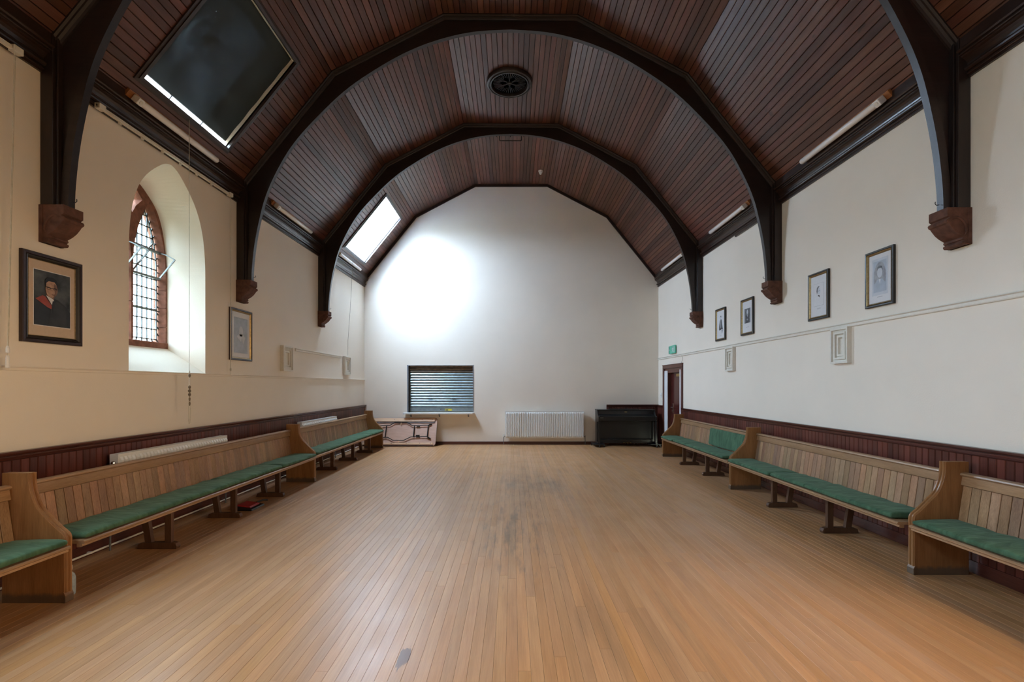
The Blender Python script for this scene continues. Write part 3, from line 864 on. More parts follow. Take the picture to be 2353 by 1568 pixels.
# ---------------------------------------------------------------- skylights
def skylight(name, yc, bars):
    G = lambda s, y, d: fac(-1, s, y, d)
    y0, y1 = yc - SK_HW, yc + SK_HW
    fw, pr_ = 0.062, 0.030
    mb = MB()     # moulded surround on the boards
    def side(sa, sb, ya, yb_, outw):
        pass
    ringo = [(SK_S0 - fw, y0 - fw), (SK_S0 - fw, y1 + fw), (SK_S1 + fw, y1 + fw), (SK_S1 + fw, y0 - fw)]
    ringi = [(SK_S0, y0), (SK_S0, y1), (SK_S1, y1), (SK_S1, y0)]
    mid = [(SK_S0 - fw * .55, y0 - fw * .55), (SK_S0 - fw * .55, y1 + fw * .55), (SK_S1 + fw * .55, y1 + fw * .55), (SK_S1 + fw * .55, y0 - fw * .55)]
    for i in range(4):
        j = (i + 1) % 4
        chain_i = [G(*ringo[i], 0.0), G(*ringo[i], -0.016), G(*mid[i], -0.020), G(*mid[i], -pr_), G(*ringi[i], -pr_), G(*ringi[i], 0.02)]
        chain_j = [G(*ringo[j], 0.0), G(*ringo[j], -0.016), G(*mid[j], -0.020), G(*mid[j], -pr_), G(*ringi[j], -pr_), G(*ringi[j], 0.02)]
        mb.rings([chain_i, chain_j], closed=False)
    root = struct(mb.build(name, 'cornice'))
    # painted boards lining the well
    for i in range(4):
        j = (i + 1) % 4
        a, b = ringi[i], ringi[j]
        n_in = MB()
        e = 0.018
        def off(r, k):
            s_, y_ = r
            ss = -1 if abs(s_ - SK_S0) < 1e-6 else 1
            sy = -1 if abs(y_ - y0) < 1e-6 else 1
            return (s_ + ss * k, y_ + sy * k)
        halves = [(0.0, SK_D * .48), (SK_D * .485, SK_D)]
        for d0, d1 in halves:
            MB().hexa([G(*a, d0), G(*b, d0), G(*off(b, e), d0), G(*off(a, e), d0)], [G(*a, d1), G(*b, d1), G(*off(b, e), d1), G(*off(a, e), d1)]).build('well_board', 'linen' if name == 'window_2' else 'white_board', root)
    # sash and panes
    sb = MB()
    for s0, s1, ya, yb_ in ((SK_S0, SK_S0 + .05, y0, y1), (SK_S1 - .05, SK_S1, y0, y1), (SK_S0, SK_S1, y0, y0 + .05), (SK_S0, SK_S1, y1 - .05, y1)):
        sb.hexa([G(s0, ya, SK_D - .05), G(s1, ya, SK_D - .05), G(s1, yb_, SK_D - .05), G(s0, yb_, SK_D - .05)], [G(s0, ya, SK_D), G(s1, ya, SK_D), G(s1, yb_, SK_D), G(s0, yb_, SK_D)])
    sash = sb.build('sash', 'white_board', root)
    cuts = [y0 + .05] + bars + [y1 - .05]
    for bpos in bars:
        MB().hexa([G(SK_S0, bpos - .012, SK_D - .03), G(SK_S1, bpos - .012, SK_D - .03), G(SK_S1, bpos + .012, SK_D - .03), G(SK_S0, bpos + .012, SK_D - .03)],
                  [G(SK_S0, bpos - .012, SK_D), G(SK_S1, bpos - .012, SK_D), G(SK_S1, bpos + .012, SK_D), G(SK_S0, bpos + .012, SK_D)]).build('glazing_bar', 'white_board', sash)
    for a, b in zip(cuts[:-1], cuts[1:]):
        MB().hexa([G(SK_S0 + .05, a, SK_D - .015), G(SK_S1 - .05, a, SK_D - .015), G(SK_S1 - .05, b, SK_D - .015), G(SK_S0 + .05, b, SK_D - .015)],
                  [G(SK_S0 + .05, a, SK_D - .01), G(SK_S1 - .05, a, SK_D - .01), G(SK_S1 - .05, b, SK_D - .01), G(SK_S0 + .05, b, SK_D - .01)]).build('pane', 'dull_glass' if name == 'window_6' else 'sky_glass', root)
    return root
skylight('window_2', SKYL['window_2'], [SKYL['window_2']])
skylight('window_3', SKYL['window_3'], [SKYL['window_3'] + .25])
skylight('window_6', SKYL['window_6'], [SKYL['window_6']])

# ---------------------------------------------------------------- door in the far corner
def door():
    dx = WR + 0.075
    root = struct(MB().box(dx, dx + 0.04, 10.60, 11.40, 0.01, 1.80).build('door_1', 'door', bevel=0.003))
    fr = MB()
    fr.box(WR + 0.0, WR + 0.12, DY0, 10.60, 0, DZ)           # near jamb
    fr.box(WR + 0.0, WR + 0.12, 11.40, DY1, 0, DZ)
    fr.box(WR + 0.0, WR + 0.12, 10.60, 11.40, 1.80, DZ)
    fr.build('door_frame', 'door_frame', root)
    for ya, yb_ in ((DY0 - 0.075, DY0 + 0.015), (DY1 - 0.015, DY1 + 0.075)):
        MB().box(WR - 0.028, WR + .001, ya, yb_, 0, DZ).build('architrave', 'door_frame', root, bevel=0.006)
    hd = MB().box(WR - 0.028, WR + .001, DY0 - 0.075, DY1 + 0.075, DZ - 0.02, DZ + 0.07)
    hd.box(WR - 0.036, WR + .001, DY0 - 0.08, DY1 + 0.08, DZ + .05, DZ + .072)
    hd.build('head_architrave', 'door_frame', root, bevel=0.004)
    for ya, yb_ in ((DY0 + 0.02, 10.585), (11.415, DY1 - 0.02)):
        MB().box(WR - 0.012, WR + .002, ya, yb_, 0.0, DZ - 0.07).build('white_side_strip', 'white_board', root)
    pl = MB().box(dx - 0.010, dx, 11.23, 11.30, 0.84, 1.08).build('handle_plate', 'chrome', root, bevel=0.002)
    hb = MB().tube([(dx - .004, 11.265, 0.985), (dx - .05, 11.265, 0.985)], 0.009, 8)
    hb.tube(crom([(dx - .05, 11.275, 0.985), (dx - .052, 11.2, 0.985), (dx - .05, 11.13, 0.982)], 3), 0.009, 8)
    hb.build('lever_handle', 'chrome', pl, smooth=True)
    MB().tube([(dx - .006, 11.265, 0.90), (dx - .03, 11.265, 0.90)], 0.012, 8).build('key_turn', 'chrome', pl)
    cb = MB().box(dx - 0.05, dx, 10.70, 10.92, 1.70, 1.765).build('door_closer', 'brass', root, bevel=0.008)
    MB().bar((dx - .03, 10.80, 1.772), (WR + 0.02, 10.66, 1.79), 0.02, 0.006).build('closer_arm', 'steel_grey', cb)
    MB().prism([(dx - .002, 10.74, .95), (dx - .002, 11.17, .95), (dx - .002, 11.17, 1.68), (dx - .002, 10.74, 1.68)], (0, 0, 0), (-.004, 0, 0)).build('upper_panel', 'door', root, bevel=0.0015)
    MB().prism([(dx - .002, 10.74, .12), (dx - .002, 11.17, .12), (dx - .002, 11.17, .82), (dx - .002, 10.74, .82)], (0, 0, 0), (-.004, 0, 0)).build('lower_panel', 'door', root, bevel=0.0015)
door()

# ================================================================ ROOF TRUSSES
RIB = [(0, 6.41), (0.50, 6.375), (0.95, 6.275), (1.40, 6.105), (1.845, 5.858), (2.287, 5.547), (2.727, 5.12), (3.017, 4.775), (3.225, 4.416), (3.362, 4.10), (3.448, 3.784), (3.512, 3.453), (3.548, 3.135), (3.556, 2.94)]
half = crom(RIB, 5)
rib_in = [(-p.x, p.y) for p in reversed(half)] + [(p.x, p.y) for p in half[1:]]     # from -u foot over the top to +u foot
def offs(c, d):
    out = []
    for i, p in enumerate(c):
        a = Vector(c[max(i - 1, 0)]); b = Vector(c[min(i + 1, len(c) - 1)])
        t = (b - a).normalized(); out.append((p[0] - t.y * d, p[1] + t.x * d))
    return out
rib_out = offs(rib_in, 0.066)
full = [(UA, 2.94)] + outline + [(-UA, 2.94)]
def hit_outline(p):
    """from the arch centre through p out to the wall or ceiling"""
    c = Vector((0, 3.3)) if p[1] > 3.3 else Vector((0, p[1]))
    d = (Vector(p) - c).normalized(); best = None
    for a, b in zip(full[:-1], full[1:]):
        a = Vector(a); e = Vector(b) - a
        den = d.x * e.y - d.y * e.x
        if abs(den) < 1e-9: continue
        ac = a - c
        t = (ac.x * e.y - ac.y * e.x) / den; s_ = (ac.x * d.y - ac.y * d.x) / den
        if t > 0 and -1e-6 <= s_ <= 1 + 1e-6 and (best is None or t < best): best = t
    q = c + d * (best if best else 0)
    return (q.x, q.y)
web_out = [hit_outline(p) for p in rib_out]
for k, (yc, lab) in enumerate(zip(TY, ('nearest dark timber arched roof truss, cut off by the top of the picture', 'middle dark timber arched roof truss in front of the round ceiling vent', 'farthest dark timber arched roof truss, nearest the end wall'))):
    t = thing('roof_truss', lab, 'roof truss', (X0, yc, 2.94), SKEW, 'arched roof trusses')
    mb = MB(); hw_ = 0.03
    mb.rings([[(X0 + a[0], yc - hw_, a[1]), (X0 + a[0], yc + hw_, a[1]), (X0 + b[0], yc + hw_, b[1]), (X0 + b[0], yc - hw_, b[1])] for a, b in zip(rib_in, rib_out)])
    mb.build('arched_rib', 'truss', t, smooth=True)
    mb = MB(); hw_ = 0.014
    mb.rings([[(X0 + a[0], yc - hw_, a[1]), (X0 + a[0], yc + hw_, a[1]), (X0 + b[0], yc + hw_, b[1]), (X0 + b[0], yc - hw_, b[1])] for a, b in zip(rib_out, web_out)])
    mb.build('spandrel_panel', 'truss', t)
    for side, wx in ((-1, WL), (1, WR)):
        ps = MB().box(wx, wx - side * 0.10, yc - 0.08, yc + 0.08, 2.94, 4.34)
        ps.build('wall_post', 'truss_z', t, bevel=0.004)
        MB().box(wx - side * 0.10, wx - side * 0.118, yc - 0.055, yc + 0.055, 2.94, 4.30).build('post_bead', 'truss_z', t, bevel=0.004)
        # small iron hook on the rib foot
        hx = X0 + side * 3.545
        MB().tube([(hx, yc, 2.99), (hx - side * .02, yc, 2.985), (hx - side * .032, yc, 2.998), (hx - side * .03, yc, 3.014)], 0.003, 6).build('hook', 'iron', t)
    for sgn in (-1, 1):                                # moulding that frames the panel under the ceiling boards
        for fi in range(5):
            a, b = Vector(outline[fi]), Vector(outline[fi + 1])
            tt = (b - a).normalized(); nin = Vector((-tt.y, tt.x))
            prof = [(0.0, 0.014), (0.0, 0.075), (0.014, 0.075), (0.022, 0.060), (0.034, 0.056), (0.042, 0.038), (0.058, 0.030), (0.058, 0.014)]
            rs = []
            for e in (a, b):
                rs.append([(X0 + (e + nin * dd).x, yc + sgn * yy, (e + nin * dd).y) for dd, yy in prof])
            MB().rings(rs).build('ceiling_moulding', 'truss', t)

# stone corbels under the posts
CB = [(0.0, 2.94), (0.196, 2.94), (0.196, 2.868), (0.178, 2.858), (0.180, 2.850), (0.198, 2.846), (0.206, 2.832), (0.200, 2.816), (0.184, 2.808), (0.172, 2.790), (0.145, 2.756), (0.112, 2.728), (0.078, 2.708),
      (0.066, 2.702), (0.074, 2.692), (0.074, 2.682), (0.062, 2.676), (0.062, 2.670), (0.076, 2.664), (0.076, 2.650), (0.066, 2.640), (0.0, 2.640)]
for ti_, (yc, far) in enumerate(zip(TY, ('nearest', 'middle', 'farthest'))):
    for side, wx, wn_ in ((-1, WL, 'window wall'), (1, WR, 'wall opposite the windows')):
        yc = TY[ti_] + side * SKEW * HW
        t = thing('stone_corbel', 'carved red stone corbel under the %s truss on the %s' % (far, wn_), 'corbel', (wx, yc, 2.64), 0, 'stone corbels')
        MB().rings([[(wx - side * d, y_, z) for d, z in CB] for y_ in (yc - 0.088, yc + 0.088)]).build('block', 'corbel', t, bevel=0.003)
        MB().box(wx, wx - side * .03, yc - 0.094, yc + 0.094, 2.64, 2.938).build('back_slab', 'corbel', t, bevel=0.003)
        for sg in (-1, 1):
            yy = yc + sg * 0.088
            MB().tube([(wx - side * d, yy, z) for d, z in crom([(0.160, 2.842), (0.125, 2.858), (0.085, 2.838), (0.055, 2.795), (0.045, 2.745), (0.060, 2.712)], 4)], [0.006 + .006 * math.sin(math.pi * i / 20) for i in range(21)], 6).build('carved_scroll', 'corbel', t, smooth=True)

# ================================================================ PEWS
PROF = [(0, 0.0), (0, 0.462), (0.012, 0.480), (0.057, 0.511), (0.132, 0.586), (0.193, 0.654), (0.23, 0.744), (0.246, 0.83), (0.246, 0.895), (0.43, 0.895), (0.43, 0.0)]
front_curve = [Vector((d, z)) for d, z in [(0, 0.07)] + [(0, 0.25)]] + crom([(0, 0.40), (0.004, 0.462), (0.057, 0.511), (0.132, 0.586), (0.193, 0.654), (0.23, 0.744), (0.246, 0.83), (0.246, 0.895)], 4)
end_prof = [(0, 0)] + [(p.x, p.y) for p in front_curve] + [(0.43, 0.895), (0.43, 0.0)]
def pew(label, side, xf, y0, y1, feet):
    X = lambda d: side * (xf + d)
    t = thing('pew', label, 'pew', (side * (xf + .2), (y0 + y1) / 2, 0), 0, 'wooden pews along the walls')
    ya, yb_ = y1 - 0.055, y1
    ep = MB().rings([[(X(d), y_, z) for d, z in end_prof] for y_ in (ya, yb_)]).build('end_panel', 'oak_end', t, bevel=0.002)
    for yy in (ya + 0.013, yb_ - 0.013):
        MB().tube([(X(p.x - 0.001), yy, p.y) for p in front_curve], 0.011, 6).build('edge_bead', 'oak_end', ep, smooth=True)
    MB().rings([[(X(d), y_, z) for d, z in ((-.005, 0), (-.0115, .006), (-.0115, .05), (-.004, .065), (.002, .075), (.002, 0))] for y_ in (ya - .004, yb_ + .004)]).build('foot_block', 'oak_end', ep)
    sp = [(-0.040, 0.374), (-0.046, 0.380), (-0.046, 0.390), (-0.038, 0.397), (0.37, 0.397), (0.37, 0.374)]
    MB().rings([[(X(d), y_, z) for d, z in sp] for y_ in (y0, ya)]).build('seat', 'oak_y', t)
    MB().rings([[(X(d), y_, z) for d, z in ((-.018, .350), (-.030, .356), (-.030, .374), (.01, .374), (.01, .350))] for y_ in (y0, ya)]).build('seat_edge_moulding', 'oak_y', t)
    # reclining back of narrow boards between seat and top rail
    b0, b1 = (0.335, 0.397), (0.382, 0.712)
    n = max(1, round((ya - y0) / 0.075)); bw = (ya - y0) / n; h = bw / 2 - 0.0024; c = 0.003
    pr = [(-0.0, -h + c), (-0.0, h - c), (0.003, h), (0.016, h), (0.016, -h), (0.003, -h + 0)]
    back = MB().hexa([(X(b0[0] + .016), y0, b0[1]), (X(b0[0] + .026), y0, b0[1]), (X(b0[0] + .026), ya, b0[1]), (X(b0[0] + .016), ya, b0[1])],
                     [(X(b1[0] + .016), y0, b1[1]), (X(b1[0] + .026), y0, b1[1]), (X(b1[0] + .026), ya, b1[1]), (X(b1[0] + .016), ya, b1[1])]).build('backrest', 'ceil_back', t)
    me = MB().rings([[(side * (bb[0] - b0[0] + d), yy, bb[1] - b0[1]) for d, yy in pr] for bb in (b0, (0.3813, 0.7065))]).mesh('back_board', 'oak_z')
    for k in range(n): inst('back_board', me, back, Matrix.Translation((X(b0[0]), y0 + bw * (k + .5), b0[1])))
    rp = [(0.368, 0.712), (0.366, 0.716), (0.377, 0.780), (0.364, 0.786), (0.358, 0.794), (0.362, 0.804), (0.374, 0.810), (0.408, 0.812), (0.420, 0.806), (0.420, 0.79), (0.408, 0.786), (0.402, 0.712)]
    MB().rings([[(X(d), y_, z) for d, z in rp] for y_ in (y0, ya)]).build('top_rail', 'oak_y', t, smooth=True)
    for fy in feet:
        fp = [(-0.005, 0.0), (-0.012, 0.022), (0.0, 0.050), (0.03, 0.058), (0.31, 0.058), (0.345, 0.044), (0.355, 0.0)]
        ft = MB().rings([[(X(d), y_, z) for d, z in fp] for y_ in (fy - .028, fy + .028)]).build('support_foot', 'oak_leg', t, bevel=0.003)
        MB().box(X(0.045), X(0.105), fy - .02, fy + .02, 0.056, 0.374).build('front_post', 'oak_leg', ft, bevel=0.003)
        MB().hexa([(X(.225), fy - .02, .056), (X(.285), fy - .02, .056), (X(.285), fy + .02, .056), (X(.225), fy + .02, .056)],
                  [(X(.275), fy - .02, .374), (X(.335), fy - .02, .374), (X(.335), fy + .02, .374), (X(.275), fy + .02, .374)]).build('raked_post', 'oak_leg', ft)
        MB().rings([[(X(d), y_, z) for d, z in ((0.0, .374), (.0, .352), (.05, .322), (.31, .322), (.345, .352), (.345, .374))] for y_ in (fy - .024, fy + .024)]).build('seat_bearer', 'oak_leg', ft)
    return t
XL, XR = 3.085, 3.150
pew('long oak pew below the arched window, against the wall with the radiator', -1, XL, 3.40, 7.49, [4.41, 5.43, 6.45])
pew('oak pew with green cushions in the corner beside the folded table', -1, XL + .03, 7.50, 11.50, [8.48, 9.57, 10.66])
pew('honey-coloured oak pew at the bottom edge below the large coloured portrait', -1, XL, -0.8, 3.35, [0.3, 1.3])
pew('oak pew under the row of four small pictures, between two other pews', 1, XR, 3.86, 6.95, [4.87, 5.90])
pew('short oak pew by the door with a cushion leaning on its backrest', 1, XR + .02, 6.96, 10.12, [7.97, 9.04])
pew('oak pew cut off by the edge of the picture, below the plain wall', 1, XR + .03, 0.7, 3.84, [1.6])

def cushion(label, side, xf, y0, y1, z=0.3975, depth=0.37, thick=0.05, seed=0, d0=-0.036, lean=None):
    r_ = random.Random(seed)
    L_ = y1 - y0; nl = max(6, int(L_ / 0.10)); nr = 20
    rs = []
    ph = [r_.uniform(0, 6.28) for _ in range(8)]
    for i in range(nl + 5):
        if i < 3: yy = [0.0, 0.006, 0.022][i]; sc_ = [0.35, 0.82, 1.0][i]
        elif i > nl + 1: q = nl + 4 - i; yy = L_ - [0.0, 0.006, 0.022][q]; sc_ = [0.35, 0.82, 1.0][q]
        else: yy = 0.022 + (L_ - 0.044) * (i - 2) / nl; sc_ = 1.0
        ring = []
        for k in range(nr):
            a = 2 * math.pi * k / nr
            ca, sa = math.cos(a), math.sin(a)
            px_ = math.copysign(abs(ca) ** 0.35, ca); pz_ = math.copysign(abs(sa) ** 0.55, sa)
            dx_ = depth / 2 * px_ * (0.93 + 0.07 * sc_)
            zz = thick / 2 * pz_ * sc_
            wv = 0.5 + 0.5 * math.sin(yy * 9 + ph[0] + px_ * 1.5) * math.sin(yy * 23 + ph[1])
            if sa > 0.1: zz += 0.006 * (wv - .5) * 2 * sc_ + 0.003 * math.sin(yy * 40 + ph[2] + px_ * 3)
            dx_ += 0.004 * math.sin(yy * 7 + ph[3]) * (1 if ca < 0 else 0)
            ring.append((dx_, yy, zz))
        rs.append(ring)
    loc = Vector((side * (xf + d0 + depth / 2), y0, z))
    if lean is None:
        pts = [[(side * (xf + d0 + depth / 2 + p[0]), y0 + p[1], z + thick / 2 + p[2]) for p in ring] for ring in rs]
    else:
        c_, s_ = math.cos(lean), math.sin(lean)
        pts = []
        for ring in rs:
            pts.append([(side * (xf + d0 + (p[0] + depth / 2) * c_ - (p[2] + thick / 2) * s_), y0 + p[1], z + (p[0] + depth / 2) * s_ + (p[2] + thick / 2) * c_) for p in ring])
    mb = MB().rings(pts)
    o = bpy.data.objects.new('seat_cushion', mb.mesh('seat_cushion', 'velvet', loc, smooth='all')); o.location = loc
    COL.objects.link(o)
    return tag(o, label, 'cushion', 'green pew cushions')
cushion('green velvet cushion on the pew at the bottom edge below the coloured portrait', -1, XL, -0.6, 3.288, seed=1)
cushion('longest green cushion, on the pew below the arched window', -1, XL, 3.43, 5.385, seed=2)
cushion('green cushion in the middle of the pew below the arched window', -1, XL, 5.395, 6.345, seed=3)
cushion('green cushion at the far end of the pew below the arched window', -1, XL, 6.355, 7.43, seed=4, depth=.38, d0=-.05)
cushion('long green cushion on the pew beside the folded table', -1, XL + .03, 7.58, 10.52, seed=5)
cushion('short green cushion at the end of the pew nearest the folded table', -1, XL + .03, 10.53, 11.44, seed=6, depth=.38, d0=-.05)
cushion('green cushion at the near end of the pew under the four small pictures', 1, XR, 3.94, 5.795, seed=7)
cushion('green cushion at the far end of the pew under the four small pictures', 1, XR, 5.81, 6.888, seed=8, depth=.385, d0=-.055)
cushion('green cushion lying under the leaning cushion on the pew by the door', 1, XR + .02, 7.16, 8.73, seed=9)
cushion('small folded green cushion between two others on the pew by the door', 1, XR + .02, 8.74, 9.36, seed=10)
cushion('green cushion on the end of the pew nearest the door', 1, XR + .02, 9.37, 10.058, seed=11, depth=.39, d0=-.06)
cushion('green cushion on the pew cut off by the edge of the picture', 1, XR + .03, 1.0, 3.778, seed=12)
cushion('green cushion propped upright against a pew backrest near the door', 1, XR + .02, 7.19, 8.46, z=0.458, depth=0.29, thick=0.045, seed=13, d0=0.325, lean=math.radians(81))

# ================================================================ RADIATORS
def radiator(label, loc, rz, L_, z0, z1, flutes, pipes=True, deep=0.075):
    """local x along the wall, wall at y = 0, room towards -y"""
    t = thing('radiator', label, 'radiator', (loc[0], loc[1], 0), rz)
    y_b, y_f = -0.035, -0.035 - deep
    p = L_ / flutes
    def sheet(yf, dirn):
        ring0 = []
        pts = []
        for i in range(flutes):
            x_ = -L_ / 2 + p * i
            pts += [(x_, 0), (x_ + p * .16, 0), (x_ + p * .30, 0.020), (x_ + p * .84, 0.020), (x_ + p * .98, 0)]
        pts.append((L_ / 2, 0))
        rs = []
        for z, k in ((z0, 0), (z0 + 0.022, 0), (z0 + 0.05, 1), (z1 - 0.05, 1), (z1 - 0.022, 0), (z1, 0)):
            rs.append([(x_, yf - dirn * d * k, z) for x_, d in pts])
        return MB().rings(rs, closed=False)
    f = sheet(y_f, 1)
    f.build('front_panel', 'white', t, local=True)
    MB().box(-L_ / 2, L_ / 2, y_b, y_b - 0.008, z0, z1).build('back_panel', 'white', t, local=True)
    g = MB()
    nb = int(L_ / 0.022)
    for i in range(nb):
        x_ = -L_ / 2 + L_ * (i + .5) / nb
        g.box(x_ - 0.005, x_ + 0.005, y_b - 0.012, y_f + 0.008, z1 - 0.003, z1 + 0.004)
    g.box(-L_ / 2, L_ / 2, y_f + 0.010, y_f - 0.004, z1 - 0.004, z1 + 0.006); g.box(-L_ / 2, L_ / 2, y_b, y_b - .014, z1 - 0.004, z1 + 0.006)
    g.build('top_grille', 'white', t, local=True)
    for sg in (-1, 1):
        MB().box(sg * L_ / 2, sg * (L_ / 2 + 0.008), y_b, y_f - 0.006, z0 + 0.0, z1 + 0.006).build('side_cover', 'white', t, bevel=0.003, local=True)
    if pipes:
        for sg in (-1, 1):
            xx = sg * (L_ / 2 + 0.045); ym = (y_b + y_f) / 2
            pp = MB().tube([(xx, ym, 0.0), (xx, ym, z0 + 0.045)], 0.008, 8); pp.tube([(xx, ym, z0 + .045), (sg * L_ / 2, ym, z0 + .045)], 0.009, 8)
            po = pp.build('pipe', 'steel_grey', t, local=True)
            MB().lathe((xx, ym, z0 + .035), (0, 0, 1), [(0.010, 0), (0.016, .01), (0.016, .05), (0.012, .06)] if sg < 0 else [(0.010, 0), (0.013, .01), (0.013, .03), (0.008, .035)], 10).build('valve', 'white' if sg < 0 else 'chrome', po, local=True)
    for xx in (-L_ * .35, L_ * .35):
        MB().box(xx - .015, xx + .015, 0.0, y_b, z0 + .06, z1 - .06).build('wall_bracket', 'white', t, local=True)
    return t
radiator('white fluted radiator in the middle of the end wall', ((-0.182 + 1.795) / 2, YE - .002), 0, 1.965, 0.165, 0.845, 44, True)
radiator('white radiator behind the pew below the arched window', (WL + .036, 5.22), math.radians(90), 1.66, 0.20, 0.862, 36, True)
radiator('white radiator behind the pew beside the folded table', (WL + .036, 9.02), math.radians(90), 1.62, 0.20, 0.862, 36, True)
rd = [o for o in COL.objects if o.name.startswith('radiator') and o.type == 'EMPTY'][1]
k_ = MB().lathe((-0.842, -0.085, 0.79), (-1, 0, 0), [(0.016, 0), (0.018, .02), (0.012, .03)], 12).build('bleed_cap', 'chrome', rd, local=True)

# ================================================================ SHUTTER, SHELF
t = thing('roller_shutter', 'closed galvanised roller shutter over the serving hatch in the end wall', 'shutter', ((SX0 + SX1) / 2, YE, SZ0))
NS = 17; sh = (SZ1 - SZ0 - 0.06) / NS
for k in range(NS):
    z0 = SZ0 + 0.075 + k * sh if k else SZ0 + 0.02
    z0 = SZ0 + 0.02 + k * sh + (0.04 if k else 0)
    h_ = sh if k else sh + 0.04
    yb_ = YE + SD
    pr = [(yb_, z0 + .001), (yb_ - 0.006, z0 + .004), (yb_ - 0.020, z0 + h_ * .30), (yb_ - 0.022, z0 + h_ * .60), (yb_ - 0.010, z0 + h_ * .90), (yb_, z0 + h_ - .001), (yb_ + .006, z0 + h_ - .001), (yb_ + .006, z0 + .001)] if k else \
         [(yb_ - .012, z0), (yb_ - .012, z0 + h_ - .004), (yb_ - .004, z0 + h_), (yb_ + .006, z0 + h_), (yb_ + .006, z0)]
    MB().rings([[(x_, a, b_) for a, b_ in pr] for x_ in (SX0 + 0.045, SX1 - 0.02)]).build('slat', 'galv_brown' if k >= NS - 3 else 'galv', t)
for xa, xb in ((SX0, SX0 + 0.035), (SX1 - 0.022, SX1)):
    MB().box(xa, xb, YE - 0.006, YE + SD + .03, SZ0, SZ1).build('guide_rail', 'frame_grey', t)
MB().box(SX0, SX1, YE - 0.004, YE + SD, SZ1 - .012, SZ1).build('head_lining', 'white', t)
MB().box(SX0 + .045, SX0 + .06, YE + .02, YE + SD - .02, SZ0, SZ1 - .012).build('channel_brush', 'black', t)
lb = MB().box(-1.72, -1.545, YE + SD - 0.0145, YE + SD - 0.012, SZ0 + 0.035, SZ0 + 0.085).build('maker_label', 'yellow', t)
MB().box(-1.71, -1.64, YE + SD - 0.0155, YE + SD - 0.0145, SZ0 + .045, SZ0 + .07).build('label_print', 'ink', lb)
MB().lathe((-1.83, YE + SD - .012, SZ0 + .075), (0, -1, 0), [(0.012, 0), (0.012, .006), (0.004, .008)], 10).build('lock', 'black', t)
for xx in (-2.10, -1.50):
    zz = SZ0 + 0.355
    hm = MB().box(xx - .055, xx + .055, YE + SD - .026, YE + SD - .020, zz - .014, zz + .014)
    ho = hm.build('lift_plate', 'galv', t)
    MB().tube([(xx - .045, YE + SD - .026, zz), (xx - .04, YE + SD - .045, zz), (xx + .04, YE + SD - .045, zz), (xx + .045, YE + SD - .026, zz)], 0.006, 6).build('lift_handle', 'black', ho)
t = thing('serving_shelf', 'white serving shelf on brackets below the roller shutter', 'shelf', (-1.86, YE, 0.76))
MB().rings([[(-2.72, YE - .001, z), (-0.965, YE - .001, z), (-0.965, YE - .10, z), (-1.0, YE - .135, z), (-2.72, YE - .155, z), (-2.755, YE - .12, z)] for z in (0.772, 0.812)]).build('shelf_board', 'white', t, bevel=0.004)
for xx in (-2.57, -1.85, -1.115):
    MB().rings([[(x_, YE - d, z) for d, z in ((0, .77), (.12, .77), (.12, .762), (.04, .742), (.024, .71), (0, .695))] for x_ in (xx - .014, xx + .014)]).build('bracket', 'frame_grey', t)

